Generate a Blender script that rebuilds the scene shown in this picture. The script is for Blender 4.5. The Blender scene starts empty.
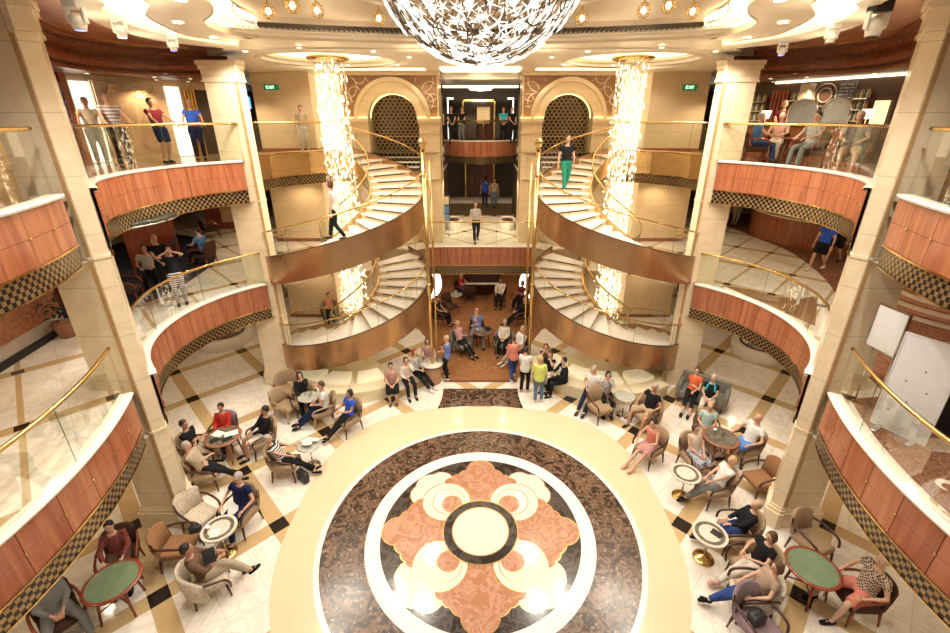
import bpy, bmesh, math, random
from math import sin, cos, pi, radians, sqrt, atan2
from mathutils import Vector, Matrix
from mathutils.geometry import tessellate_polygon

SC = bpy.context.scene
COL = SC.collection
# ------------------------------------------------------------------ camera
EYE = 8.3
TILT = radians(22.3)
FPX = 445.0
cam_data = bpy.data.cameras.new('camera')
cam = bpy.data.objects.new('camera', cam_data)
COL.objects.link(cam)
cam.location = (0, 0, EYE)
cam.rotation_euler = (pi / 2 - TILT, 0, 0)
cam_data.sensor_width = 36
cam_data.lens = 36 * FPX / 950
cam_data.shift_x = -5.5 / 950
cam_data.shift_y = -16 / 950
cam_data.clip_start = 0.05
cam_data.clip_end = 200
SC.camera = cam
# ------------------------------------------------------------------ world, exposure
world = bpy.data.worlds.new('world')
SC.world = world
world.use_nodes = True
world.node_tree.nodes['Background'].inputs[0].default_value = (1.0, 0.86, 0.68, 1)
world.node_tree.nodes['Background'].inputs[1].default_value = 0.36
SC.view_settings.view_transform = 'Standard'
SC.view_settings.look = 'None'
SC.view_settings.gamma = 1
SC.view_settings.use_curve_mapping = False
SC.view_settings.exposure = -0.06

WARM = (1.0, 0.78, 0.52)
def spot(x, y, z, power, color=WARM, angle=130, r=0.06, rot=(0, 0, 0), blend=0.6):
    l = bpy.data.lights.new('spot_lamp', 'SPOT')
    l.energy = power; l.color = color; l.spot_size = radians(angle); l.spot_blend = blend
    l.shadow_soft_size = r
    o = bpy.data.objects.new('spot_lamp', l)
    COL.objects.link(o); o.location = (x, y, z); o.rotation_euler = rot
    return o
# the atrium's downlights
WH = (1.0, 0.90, 0.76)
for sx in (-1, 1):
    for (x, y, p) in [(1.6, 3.5, 330), (4.9, 8.9, 380), (5.6, 10.6, 380), (2.6, 8.9, 380), (2.3, 11.9, 380),
                      (6.1, 12.1, 300), (4.9, 5.2, 380), (2.9, 5.8, 380), (6.3, 14.6, 180), (2.2, 14.2, 380),
                      (5.2, 12.3, 380), (3.4, 12.4, 300), (2.0, 17.2, 260), (6.2, 17.0, 180)]:
        spot(sx * x, y, 9.86, p, WH if y > 9 else (1.0, 0.95, 0.90), 140, 0.08)
# uplights added below the ceiling to brighten it beyond what the coves give
for sx in (-1, 1):
    for (x, y) in [(6.4, 8.6), (7.0, 10.4), (5.0, 7.6), (4.4, 9.6), (5.6, 11.6), (3.4, 6.4), (2.6, 10.2), (3.0, 15.5), (5.6, 16.6), (1.6, 12.4)]:
        spot(sx * x, y, 9.3, 26, (1.0, .84, .60), 165, 0.1, (pi, 0, 0), 1.0)
# under the balconies, on each deck
for sx in (-1, 1):
    for (x, y) in [(7.6, 4.0), (8.8, 7.0), (9.2, 10.5), (9.6, 14.0), (12.0, 9.0), (12.5, 13.0), (7.0, 17.5), (9.5, 18.5)]:
        spot(sx * x, y, 2.5, 75, WARM, 150, 0.05)
        spot(sx * x, y, 6.05, 75, WARM, 150, 0.05)
    for (x, y) in [(8.6, 13.6), (9.6, 11.2), (10.2, 15.0), (8.5, 17.2), (11.2, 12.0)]:
        spot(sx * x, y, 9.2, 120, WARM, 150, 0.05)
for (x, y) in [(-1.5, 19), (1.5, 19), (-2.8, 21.5), (2.8, 21.5), (0, 17.6), (0, 21.5)]:
    spot(x, y, 2.5, 90, WARM, 150, 0.05)
for (x, y) in [(-1.2, 19), (1.2, 19), (0, 22), (-2.2, 24.5), (2.2, 24.5), (0, 27)]:
    spot(x, y, 6.05, 75, WARM, 150, 0.05)
for (x, y) in [(-1.5, 25.5), (1.5, 25.5)]:
    spot(x, y, 9.5, 50, WARM, 150, 0.05)
spot(0, 18.6, 9.7, 1100, WARM, 110, 0.08, (radians(50), 0, 0))  # extra spot added to brighten the fascia of the top central balcony

# ------------------------------------------------------------------ helpers
def at(px, py, z):
    """a point of the photograph on the horizontal plane of height z"""
    a = (px - 480.5) / FPX; b = (py - 300.5) / FPX
    s, c = sin(TILT), cos(TILT)
    t = (z - EYE) / (-s - b * c)
    return Vector((t * a, t * (c - b * s), z))

def tag(o, label=None, cat=None, group=None, kind=None):
    if label: o['label'] = label
    if cat: o['category'] = cat
    if group: o['group'] = group
    if kind: o['kind'] = kind
    return o

def empty(name, loc=(0, 0, 0), rz=0):
    o = bpy.data.objects.new(name, None)
    o.empty_display_size = 0.1
    COL.objects.link(o); o.location = loc; o.rotation_euler = (0, 0, rz)
    return o

def kids(o):
    return [c for c in ALL if c.parent is o]
ALL = []

def copy_tree(o, parent=None):
    c = o.copy(); COL.objects.link(c); ALL.append(c)
    if parent is not None: c.parent = parent
    for ch in [k for k in ALL if k.parent is o and k is not c]:
        copy_tree(ch, c)
    return c

class MB:
    """collects faces, builds them as one mesh object"""
    def __init__(s): s.v = []; s.f = []; s.m = []; s.sm = []; s.uv = {}
    def add(s, verts, faces, mi=0, smooth=False, uvs=None):
        n = len(s.v)
        s.v += [tuple(q) for q in verts]
        for k, f in enumerate(faces):
            s.f.append([i + n for i in f]); s.m.append(mi); s.sm.append(smooth)
            if uvs: s.uv[len(s.f) - 1] = uvs[k]
    def box(s, lo, hi, mi=0, M=None):
        (x0, y0, z0), (x1, y1, z1) = lo, hi
        v = [Vector(q) for q in [(x0, y0, z0), (x1, y0, z0), (x1, y1, z0), (x0, y1, z0), (x0, y0, z1), (x1, y0, z1), (x1, y1, z1), (x0, y1, z1)]]
        if M is not None: v = [M @ q for q in v]
        s.add(v, [(0, 3, 2, 1), (4, 5, 6, 7), (0, 1, 5, 4), (1, 2, 6, 5), (2, 3, 7, 6), (3, 0, 4, 7)], mi)
    def rbox(s, lo, hi, r=0.03, mi=0, M=None, seg=3):
        bm = bmesh.new()
        lo = Vector(lo); hi = Vector(hi); c = (lo + hi) / 2; d = hi - lo
        bmesh.ops.create_cube(bm, size=1)
        for q in bm.verts: q.co = Vector((q.co.x * d.x, q.co.y * d.y, q.co.z * d.z)) + c
        r = min(r, min(d) * 0.49)
        bmesh.ops.bevel(bm, geom=bm.edges[:], offset=r, segments=seg, affect='EDGES', profile=0.5)
        if M is not None: bm.transform(M)
        s.bm(bm, mi, True)
    def bm(s, bm, mi=0, smooth=True):
        bm.verts.index_update()
        s.add([q.co for q in bm.verts], [[q.index for q in f.verts] for f in bm.faces], mi, smooth)
        bm.free()
    def ell(s, c, r, mi=0, M=None, u=12, v=8):
        bm = bmesh.new()
        bmesh.ops.create_uvsphere(bm, u_segments=u, v_segments=v, radius=1)
        T = Matrix.Translation(c) @ Matrix.Diagonal((r[0], r[1], r[2], 1))
        if M is not None: T = M @ T
        bm.transform(T); s.bm(bm, mi, True)
    def lathe(s, prof, c=(0, 0, 0), n=24, mi=0, smooth=True, M=None, caps=True):
        vs = []; fs = []
        for (r, z) in prof:
            for k in range(n):
                a = 2 * pi * k / n
                q = Vector((c[0] + r * cos(a), c[1] + r * sin(a), c[2] + z))
                vs.append(M @ q if M is not None else q)
        L = len(prof)
        for j in range(L - 1):
            for k in range(n):
                k2 = (k + 1) % n
                fs.append((j * n + k, j * n + k2, (j + 1) * n + k2, (j + 1) * n + k))
        if caps and prof[0][0] > 1e-4: fs.append(list(range(n - 1, -1, -1)))
        if caps and prof[-1][0] > 1e-4: fs.append([(L - 1) * n + k for k in range(n)])
        s.add(vs, fs, mi, smooth)
    def tube(s, pts, rad, n=8, mi=0, side=None, caps=True, smooth=True):
        """tube along pts; rad a number, a list, or a list of (along side, across)"""
        pts = [Vector(p) for p in pts]; N = len(pts)
        if not isinstance(rad, (list, tuple)): rad = [rad] * N
        vs = []; fs = []; ref = None
        for i, p in enumerate(pts):
            t = (pts[min(i + 1, N - 1)] - pts[max(i - 1, 0)])
            t = t.normalized() if t.length > 1e-9 else Vector((0, 0, 1))
            if side is not None:
                u = Vector(side) - t * Vector(side).dot(t)
            else:
                if ref is None: ref = Vector((0, 0, 1)) if abs(t.z) < 0.9 else Vector((0, 1, 0))
                u = ref - t * ref.dot(t)
            if u.length < 1e-5: u = t.orthogonal()
            u.normalize(); w = t.cross(u)
            if side is None: ref = u
            r = rad[i]
            ra, rb = (r if isinstance(r, (tuple, list)) else (r, r))
            for k in range(n):
                a = 2 * pi * k / n
                vs.append(p + u * (ra * cos(a)) + w * (rb * sin(a)))
        for i in range(N - 1):
            for k in range(n):
                k2 = (k + 1) % n
                fs.append((i * n + k, i * n + k2, (i + 1) * n + k2, (i + 1) * n + k))
        if caps:
            fs.append(list(range(n - 1, -1, -1))); fs.append([(N - 1) * n + k for k in range(n)])
        s.add(vs, fs, mi, smooth)
    def poly(s, pts, z, mi=0, up=True):
        """flat horizontal polygon, may be concave"""
        P = [Vector((p[0], p[1], z)) for p in pts]
        for t in tessellate_polygon([P]):
            a, b, c = [P[i] for i in t]
            nz = (b - a).cross(c - a).z
            idx = t if (nz > 0) == up else t[::-1]
            s.add([P[i] for i in idx], [(0, 1, 2)], mi)
    def prism(s, pts, z0, z1, mi=0):
        s.poly(pts, z1, mi, True); s.poly(pts, z0, mi, False)
        n = len(pts)
        for i in range(n):
            a, b = pts[i], pts[(i + 1) % n]
            s.add([(a[0], a[1], z0), (b[0], b[1], z0), (b[0], b[1], z1), (a[0], a[1], z1)], [(0, 1, 2, 3)], mi)
    def ribbon(s, path, prof, mi=0, smooth=False, nor=None, closed_prof=False, caps=False):
        """extrude a profile of (outward offset, z) along a plan path"""
        nor = nor or normals(path)
        vs = []; L = len(prof); al = [0]
        for i in range(1, len(path)):
            al.append(al[-1] + (Vector(path[i][:2]) - Vector(path[i - 1][:2])).length)
        pl = [0]
        for j in range(1, L):
            pl.append(pl[-1] + sqrt((prof[j][0] - prof[j - 1][0]) ** 2 + (prof[j][1] - prof[j - 1][1]) ** 2))
        for i, p in enumerate(path):
            zz = p[2] if len(p) > 2 else 0
            for (o, z) in prof:
                vs.append((p[0] + nor[i][0] * o, p[1] + nor[i][1] * o, z + zz))
        fs = []; uvs = []
        R = L if closed_prof else L - 1
        for i in range(len(path) - 1):
            for j in range(R):
                j2 = (j + 1) % L
                fs.append((i * L + j, (i + 1) * L + j, (i + 1) * L + j2, i * L + j2))
                b = pl[j2] if j2 else pl[-1] + 0.1
                uvs.append([(al[i], pl[j]), (al[i + 1], pl[j]), (al[i + 1], b), (al[i], b)])
        if caps and closed_prof:
            fs.append(list(range(L))); uvs.append([(0, 0)] * L)
            k = (len(path) - 1) * L
            fs.append([k + j for j in range(L - 1, -1, -1)]); uvs.append([(0, 0)] * L)
        s.add(vs, fs, mi, smooth, uvs)
    def mesh(s, name, mats):
        me = bpy.data.meshes.new(name)
        me.from_pydata(s.v, [], s.f)
        for m in mats: me.materials.append(m)
        for i, p in enumerate(me.polygons):
            p.material_index = s.m[i]; p.use_smooth = s.sm[i]
        if s.uv:
            ul = me.uv_layers.new(name='uv')
            for i, p in enumerate(me.polygons):
                if i in s.uv:
                    for k, li in enumerate(p.loop_indices): ul.data[li].uv = s.uv[i][k]
        me.update()
        return me
    def build(s, name, mats, parent=None, loc=None, rz=0):
        if not isinstance(mats, (list, tuple)): mats = [mats]
        o = bpy.data.objects.new(name, s.mesh(name, mats))
        COL.objects.link(o); ALL.append(o)
        if parent is not None: o.parent = parent
        if loc is not None: o.location = loc
        o.rotation_euler = (0, 0, rz)
        return o

def normals(path):
    """left-hand normals of a plan path"""
    out = []
    for i in range(len(path)):
        a = Vector(path[max(i - 1, 0)][:2]); b = Vector(path[min(i + 1, len(path) - 1)][:2])
        t = (b - a).normalized()
        out.append((-t.y, t.x))
    return out
def arc(cx, cy, r, a0, a1, n):
    return [(cx + r * cos(radians(a0 + (a1 - a0) * i / n)), cy + r * sin(radians(a0 + (a1 - a0) * i / n))) for i in range(n + 1)]
def mir(pts):
    return [(-p[0],) + tuple(p[1:]) for p in pts]
def resample(path, step):
    P = [Vector(p) for p in path]; L = [0]
    for i in range(1, len(P)): L.append(L[-1] + (P[i] - P[i - 1]).length)
    n = max(1, round(L[-1] / step)); out = []
    for k in range(n + 1):
        d = L[-1] * k / n; i = 0
        while i < len(L) - 2 and L[i + 1] < d: i += 1
        t = (d - L[i]) / max(1e-9, L[i + 1] - L[i])
        out.append(tuple(P[i].lerp(P[i + 1], min(1, t))))
    return out
def smooth_path(pts, n=6):
    """Catmull-Rom through pts"""
    P = [Vector(p) for p in pts]; out = []
    for i in range(len(P) - 1):
        a = P[max(i - 1, 0)]; b = P[i]; c = P[i + 1]; d = P[min(i + 2, len(P) - 1)]
        for k in range(n):
            t = k / n
            out.append(0.5 * ((2 * b) + (c - a) * t + (2 * a - 5 * b + 4 * c - d) * t * t + (3 * b - a - 3 * c + d) * t ** 3))
    out.append(P[-1])
    return out

# ------------------------------------------------------------------ materials
class NT:
    def __init__(s, name):
        s.mat = bpy.data.materials.new(name); s.mat.use_nodes = True
        s.t = s.mat.node_tree; s.b = s.t.nodes['Principled BSDF']; s.out = s.t.nodes['Material Output']
    def n(s, typ, **kw):
        q = s.t.nodes.new(typ)
        for k, v in kw.items(): setattr(q, k, v)
        return q
    def set(s, node, inp, val):
        if hasattr(val, 'node'): s.t.links.new(val, node.inputs[inp])
        else: node.inputs[inp].default_value = val
    def m(s, op, a, b=0.0, c=None):
        q = s.n('ShaderNodeMath', operation=op); s.set(q, 0, a); s.set(q, 1, b)
        if c is not None: s.set(q, 2, c)
        return q.outputs[0]
    def mix(s, f, a, b):
        q = s.n('ShaderNodeMix', data_type='RGBA')
        s.set(q, 0, f)
        for k, v in ((6, a), (7, b)):
            if hasattr(v, 'node'): s.t.links.new(v, q.inputs[k])
            else: q.inputs[k].default_value = (v[0], v[1], v[2], 1)
        return q.outputs[2]
    def co(s, kind='Object'):
        return s.n('ShaderNodeTexCoord').outputs[kind]
    def xyz(s, v):
        q = s.n('ShaderNodeSeparateXYZ'); s.t.links.new(v, q.inputs[0]); return q.outputs
    def noise(s, v, scale, detail=4, rough=0.6, dist=0.0):
        q = s.n('ShaderNodeTexNoise'); s.t.links.new(v, q.inputs['Vector'])
        q.inputs['Scale'].default_value = scale; q.inputs['Detail'].default_value = detail
        q.inputs['Roughness'].default_value = rough; q.inputs['Distortion'].default_value = dist
        return q.outputs['Fac']
    def ramp(s, f, stops):
        q = s.n('ShaderNodeValToRGB'); s.t.links.new(f, q.inputs[0])
        e = q.color_ramp.elements
        while len(e) < len(stops): e.new(0.5)
        for k, (p, c) in enumerate(stops):
            e[k].position = p; e[k].color = (c[0], c[1], c[2], 1)
        return q.outputs[0]
    def base(s, col, rough=0.5, metal=0.0, spec=0.5):
        if hasattr(col, 'node'): s.t.links.new(col, s.b.inputs['Base Color'])
        else: s.b.inputs['Base Color'].default_value = (col[0], col[1], col[2], 1)
        s.set(s.b, 'Roughness', rough); s.b.inputs['Metallic'].default_value = metal
        s.b.inputs['Specular IOR Level'].default_value = spec
        return s.mat
MC = {}
def plain(name, col, rough=0.5, metal=0.0, var=0.12, scale=9.0, spec=0.5):
    """base colour with a soft procedural mottling"""
    if name in MC: return MC[name]
    t = NT(name); f = t.noise(t.co(), scale, 3)
    d = tuple(c * (1 - var) for c in col); l = tuple(min(1, c * (1 + var)) for c in col)
    MC[name] = t.base(t.ramp(f, [(0.3, d), (0.7, l)]), rough, metal, spec)
    return MC[name]
def emit(name, col, strength):
    if name in MC: return MC[name]
    t = NT(name); t.base(col, 0.5)
    t.b.inputs['Emission Color'].default_value = (col[0], col[1], col[2], 1)
    t.b.inputs['Emission Strength'].default_value = strength
    MC[name] = t.mat
    return t.mat
def glass(name, tint=(0.95, 0.97, 0.95), refl=0.022):
    if name in MC: return MC[name]
    t = NT(name)
    tr = t.n('ShaderNodeBsdfTransparent'); tr.inputs[0].default_value = (*tint, 1)
    gl = t.n('ShaderNodeBsdfGlossy'); gl.inputs[0].default_value = (1, 1, 1, 1); gl.inputs['Roughness'].default_value = 0.03
    fr = t.n('ShaderNodeFresnel'); fr.inputs[0].default_value = 1.45
    mx = t.n('ShaderNodeMixShader')
    t.set(mx, 0, t.m('MULTIPLY', fr.outputs[0], refl * 8))
    t.t.links.new(tr.outputs[0], mx.inputs[1]); t.t.links.new(gl.outputs[0], mx.inputs[2])
    t.t.links.new(mx.outputs[0], t.out.inputs[0])
    MC[name] = t.mat
    return t.mat
def marble(name, base, vein, scale=1.2, rough=0.25, amount=0.5, seam=None, fleck=None):
    if name in MC: return MC[name]
    t = NT(name); co = t.co()
    f = t.noise(co, scale, 6, 0.65, 1.2)
    v = t.m('ABSOLUTE', t.m('SUBTRACT', f, 0.5))
    v = t.m('SMOOTH_MIN', t.m('MULTIPLY', v, 14), 1.0, 0.2)
    g = t.noise(co, scale * 0.5, 3)
    vf = t.m('MULTIPLY', t.m('SUBTRACT', 1.0, v), t.m('MULTIPLY', g, amount * 1.6))
    c = t.mix(vf, base, vein)
    c2 = t.mix(t.m('MULTIPLY', t.noise(co, scale * 3, 4), 0.25), c, tuple(q * 0.8 for q in base))
    if seam:
        z = t.xyz(co)[2]
        s = t.m('LESS_THAN', t.m('FRACT', t.m('DIVIDE', z, seam)), 0.012 / seam)
        c2 = t.mix(t.m('MULTIPLY', s, 0.5), c2, tuple(q * 0.35 for q in base))
    if fleck:
        q = t.n('ShaderNodeTexVoronoi'); q.inputs['Scale'].default_value = fleck[0]
        t.t.links.new(co, q.inputs['Vector'])
        n2 = t.noise(co, fleck[0] * 1.7, 3)
        s = t.m('GREATER_THAN', n2, fleck[1])
        c2 = t.mix(t.m('MULTIPLY', s, 0.75), c2, fleck[2])
    MC[name] = t.base(c2, rough)
    return t.mat
def wood(name, base, dark, scale=3.0, rough=0.25, axis=2, metal=0.0):
    if name in MC: return MC[name]
    t = NT(name); mp = t.n('ShaderNodeMapping'); t.t.links.new(t.co(), mp.inputs[0])
    sc = [6.0, 6.0, 6.0]; sc[axis] = 0.5
    mp.inputs['Scale'].default_value = sc
    f = t.noise(mp.outputs[0], scale, 5, 0.6, 0.6)
    MC[name] = t.base(t.ramp(f, [(0.3, dark), (0.65, base)]), rough, metal)
    return t.mat
def fabric(name, a, b, scale=60, rough=0.9, kind='noise'):
    if name in MC: return MC[name]
    t = NT(name); co = t.co()
    if kind == 'check':
        q = t.n('ShaderNodeTexChecker'); q.inputs['Scale'].default_value = scale
        t.t.links.new(co, q.inputs['Vector']); f = q.outputs['Fac']
        c = t.mix(f, a, b)
    elif kind == 'stripe':
        z = t.xyz(co)[2]
        c = t.mix(t.m('GREATER_THAN', t.m('FRACT', t.m('MULTIPLY', z, scale)), 0.5), a, b)
    elif kind == 'spots':
        q = t.n('ShaderNodeTexVoronoi'); q.inputs['Scale'].default_value = scale
        t.t.links.new(co, q.inputs['Vector'])
        c = t.mix(t.m('LESS_THAN', q.outputs['Distance'], 0.32), a, b)
    else:
        c = t.ramp(t.noise(co, scale, 3), [(0.38, a), (0.62, b)])
    MC[name] = t.base(c, rough, 0, 0.2)
    return t.mat
def tile_floor(name, x0, y0, pu, pv, wu, wv, wsq, sub=3, angle_abs=True, base=(0.86, 0.80, 0.70), tan=(0.62, 0.44, 0.22)):
    t = NT(name); co = t.co(); X, Y, Z = t.xyz(co)
    ax = t.m('ABSOLUTE', X)
    dx = t.m('SUBTRACT', ax, x0); dy = t.m('SUBTRACT', Y, y0)
    k = 1 / sqrt(2)
    u = t.m('MULTIPLY', t.m('ADD', dx, dy), k); v = t.m('MULTIPLY', t.m('SUBTRACT', dy, dx), k)
    def dist(q, p):
        fr = t.m('SUBTRACT', t.m('FRACT', t.m('ADD', t.m('DIVIDE', q, p), 0.5)), 0.5)
        return t.m('MULTIPLY', t.m('ABSOLUTE', fr), p)
    du = dist(u, pu); dv = dist(v, pv)
    bu = t.m('LESS_THAN', du, wu); bv = t.m('LESS_THAN', dv, wv)
    g1 = t.m('LESS_THAN', dist(u, pu / sub), 0.007); g2 = t.m('LESS_THAN', dist(v, pv / max(1, round(sub * pv / pu))), 0.007)
    f = t.noise(co, 1.3, 6, 0.65, 1.5)
    vn = t.m('ABSOLUTE', t.m('SUBTRACT', f, 0.5))
    vn = t.m('SUBTRACT', 1.0, t.m('MINIMUM', t.m('MULTIPLY', vn, 16), 1.0))
    c = t.mix(t.m('MULTIPLY', vn, 0.28), base, (0.42, 0.36, 0.28))
    c = t.mix(t.m('MULTIPLY', t.m('MAXIMUM', g1, g2), 0.45), c, (0.45, 0.38, 0.28))
    tc = t.mix(t.m('MULTIPLY', t.noise(co, 5, 4), 0.6), tan, tuple(q * 0.65 for q in tan))
    c = t.mix(t.m('MAXIMUM', bu, bv), c, tc)
    sq = t.m('MULTIPLY', t.m('LESS_THAN', du, wsq), t.m('LESS_THAN', dv, wsq))
    c = t.mix(sq, c, (0.02, 0.015, 0.012))
    MC[name] = t.base(c, 0.12)
    return t.mat

CREAM = marble('cream_marble', (0.85, 0.71, 0.49), (0.62, 0.44, 0.23), 1.1, 0.22, 0.3, seam=0.93)
CREAMP = plain('cream_paint', (0.80, 0.70, 0.54), 0.45, var=0.04, scale=2)
CEILC = plain('ceiling_paint', (0.82, 0.73, 0.58), 0.35, var=0.03, scale=2)
BROWNC = plain('brown_ceiling', (0.20, 0.10, 0.05), 0.35)
GOLDST = marble('golden_marble', (0.62, 0.44, 0.20), (0.40, 0.24, 0.09), 0.9, 0.25, 0.5)
COPPER = wood('copper_wood', (0.45, 0.165, 0.078), (0.27, 0.082, 0.04), 1.2, 0.14, 2)
CHERRY = wood('cherry_wood', (0.40, 0.15, 0.07), (0.22, 0.07, 0.035), 2.0, 0.25, 0)
DKWOOD = wood('dark_wood', (0.085, 0.03, 0.016), (0.03, 0.012, 0.008), 3.0, 0.3, 2)
REDWOOD = wood('red_wood', (0.30, 0.065, 0.03), (0.16, 0.03, 0.015), 3.0, 0.25, 2)
BRASS = plain('brass', (0.72, 0.50, 0.20), 0.18, 1.0, 0.05)
BRONZE = plain('bronze', (0.50, 0.30, 0.15), 0.27, 0.85, 0.10, 2.0)
GOLDP = plain('gold_panel', (0.62, 0.40, 0.17), 0.25, 0.75, 0.12, 1.2)
BLACK = plain('black_gap', (0.012, 0.01, 0.01), 0.5)
LEDGE = plain('white_ledge', (0.86, 0.80, 0.70), 0.2, var=0.03)
GLASS = glass('clear_glass')
GLEDGE = plain('glass_edge', (0.05, 0.12, 0.08), 0.1)
CHROME = plain('chrome', (0.75, 0.73, 0.70), 0.15, 1.0, 0.05)
WHITE = plain('white_plastic', (0.80, 0.80, 0.80), 0.35, var=0.04)
DARKW = plain('dark_wall', (0.045, 0.026, 0.016), 0.5)
LAMPW = emit('lamp_white', (1.0, 0.84, 0.58), 9.0)
COVE = emit('cove_glow', (1.0, 0.82, 0.54), 4.0)
COVE2 = emit('cove_glow_soft', (1.0, 0.80, 0.52), 2.6)

def checker_mat():
    t = NT('checker_band')
    q = t.n('ShaderNodeTexChecker'); q.inputs['Scale'].default_value = 1.0
    mp = t.n('ShaderNodeMapping'); t.t.links.new(t.co('UV'), mp.inputs[0]); mp.inputs['Scale'].default_value = (15, 15, 1)
    t.t.links.new(mp.outputs[0], q.inputs['Vector'])
    c = t.mix(q.outputs['Fac'], (0.34, 0.225, 0.10), (0.010, 0.008, 0.008))
    m = t.base(c, 0.25); t.t.links.new(t.m('MULTIPLY', t.m('SUBTRACT', 1.0, q.outputs['Fac']), 0.6), t.b.inputs['Metallic'])
    return m
CHECK = checker_mat()
# ================================================================== the building
D6, D7 = 3.5, 7.08           # deck heights
CXS, CYS = 4.4, 14.5         # stair centre (mirrored)
CM = (0.0, 7.04)             # medallion centre
def struct(o): o['kind'] = 'structure'; return o

# ---- floor of the lowest deck, with the inlaid medallion
fl = MB(); fl.prism([(-24, -4), (24, -4), (24, 34), (-24, 34)], -0.3, 0.0)
floor = fl.build('floor', tile_floor('floor_tiles', 4.44, 7.2, 2.24, 2.24, 0.17, 0.17, 0.17, 3))
struct(floor)
M_CR = marble('medallion_cream', (0.74, 0.67, 0.58), (0.64, 0.55, 0.45), 0.8, 0.1, 0.15)
M_BND = marble('cream_band', (0.75, 0.62, 0.41), (0.66, 0.51, 0.31), 0.6, 0.1, 0.15)
M_WH = marble('medallion_white', (0.86, 0.82, 0.76), (0.7, 0.65, 0.6), 0.8, 0.1, 0.15)
M_GR = marble('brown_granite', (0.034, 0.019, 0.012), (0.26, 0.15, 0.09), 2.6, 0.2, 1.0, fleck=(9, 0.63, (0.42, 0.33, 0.26)))
M_BK = marble('black_marble', (0.018, 0.012, 0.010), (0.5, 0.42, 0.36), 1.4, 0.16, 0.18)
M_RU = marble('rust_marble', (0.42, 0.19, 0.105), (0.62, 0.38, 0.27), 2.6, 0.12, 0.8)
mats = [M_BND, M_WH, M_GR, M_BK, M_RU, M_CR, BRASS]
md = MB()
zi = [0.0]
def disc(cx, cy, r, z, mi, n=48):
    zi[0] += 0.000012; z += zi[0]
    md.add([(CM[0] + cx + r * cos(2 * pi * k / n), CM[1] + cy + r * sin(2 * pi * k / n), z) for k in range(n)], [list(range(n))], mi)
bp = []
for k in range(96):
    a = 2 * pi * k / 96; q = max(0, sin(a))
    r = 4.2 + 0.55 * sin(2 * a) ** 2 * (q > 0) + 0.29 * q ** 4
    bp.append((CM[0] + r * cos(a), CM[1] + r * sin(a), 0.002))
md.add(bp, [list(range(96))], 0)
disc(0, 0, 3.44, 0.004, 1, 96); disc(0, 0, 3.33, 0.006, 2, 96)
disc(0, 0, 2.45, 0.008, 1, 96); disc(0, 0, 2.14, 0.010, 3, 96)
def shape(cs, z, mi, grow=0.018):
    for (x, y, r) in cs: disc(x, y, r + grow, z, 6)
    for (x, y, r) in cs: disc(x, y, r, z + 0.001, mi)
for (sx, sy) in ((1, 1), (-1, 1), (1, -1), (-1, -1)):
    shape([(sx * 1.22, sy * 1.30, 0.34), (sx * 1.32, sy * 1.02, 0.34), (sx * 0.98, sy * 1.42, 0.30), (sx * 1.1, sy * 1.1, 0.4)], 0.012, 5)
for a in range(4):
    def R(x, y): 
        q = radians(90 * a); return (x * cos(q) - y * sin(q), x * sin(q) + y * cos(q))
    L = []
    for (x, y, r) in [(0, 1.78, 0.35), (0, 1.48, 0.40), (0.32, 1.56, 0.24), (-0.32, 1.56, 0.24), (0.55, 1.46, 0.18), (-0.55, 1.46, 0.18),
                      (0.73, 1.38, 0.13), (-0.73, 1.38, 0.13), (0, 1.2, 0.33), (0.38, 1.33, 0.17), (-0.38, 1.33, 0.17), (0, 0.95, 0.26), (0, 0.7, 0.22)]:
        X, Y = R(x, y); L.append((X, Y, r))
    shape(L, 0.015, 4)
for (sx, sy) in ((1, 1), (-1, 1), (1, -1), (-1, -1)):
    shape([(sx * 0.80, sy * 0.80, 0.54)], 0.018, 5)
    shape([(sx * 0.74, sy * 0.80, 0.36)], 0.020, 5)
    shape([(sx * 0.66, sy * 0.72, 0.23)], 0.022, 4)
disc(0, 0, 0.82, 0.024, 6); disc(0, 0, 0.80, 0.025, 3); disc(0, 0, 0.62, 0.0255, 6); disc(0, 0, 0.60, 0.026, 5)
# dark granite threshold with hollow sides, then the border of the carpet
th = []
for k in range(9):
    t = k / 8; th.append((-1.33 + 0.10 * sin(pi * t / 2) + 0.02 * sin(pi * t), 11.44 + 1.1 * t))
top_ = [(x, 12.56 - 0.0 * x) for x in (0,)]
bot = [(x, 11.44 + 0.13 * (1 - (x / 1.33) ** 2)) for x in [1.33 - 2.66 * k / 12 for k in range(13)]]
md.poly(bot + th[1:] + [(-p[0], p[1]) for p in th[::-1][:-1]], 0.003, 2)
md.build('medallion', mats, floor)

# carpet of the lounge beneath the bridge
def carpet_mat(name, a, b, c, sc=14):
    t = NT(name); co = t.co()
    q = t.n('ShaderNodeTexVoronoi', feature='DISTANCE_TO_EDGE'); q.inputs['Scale'].default_value = sc
    t.t.links.new(co, q.inputs['Vector'])
    col = t.ramp(t.noise(co, sc * 0.6, 5), [(0.35, a), (0.6, b)])
    col = t.mix(t.m('LESS_THAN', q.outputs[0], 0.06), col, c)
    MC[name] = t.base(col, 0.95, 0, 0.1); return MC[name]
CARPET = carpet_mat('lounge_carpet', (0.20, 0.075, 0.028), (0.30, 0.13, 0.05), (0.40, 0.21, 0.09))
def lens_side(s):
    return [(s * 1.22, 12.98), (s * 1.55, 13.9), (s * 1.75, 15.2), (s * 2.6, 17.0), (s * 4.1, 18.0), (s * 4.1, 23.95)]
cp = MB(); L = lens_side(1); cp.prism([(p[0], p[1]) for p in L] + [(-p[0], p[1]) for p in L[::-1]], 0.0, 0.014, 0)
rug = cp.build('carpet', CARPET)
tag(rug, 'rust brown patterned carpet of the lounge under the central bridge', 'carpet')
cb = MB(); cb.prism([(-1.25, 12.93), (1.25, 12.93), (1.25, 13.03), (-1.25, 13.03)], 0.0, 0.018)
cb.build('border', plain('carpet_border', (0.13, 0.05, 0.025), 0.8), rug)

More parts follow.
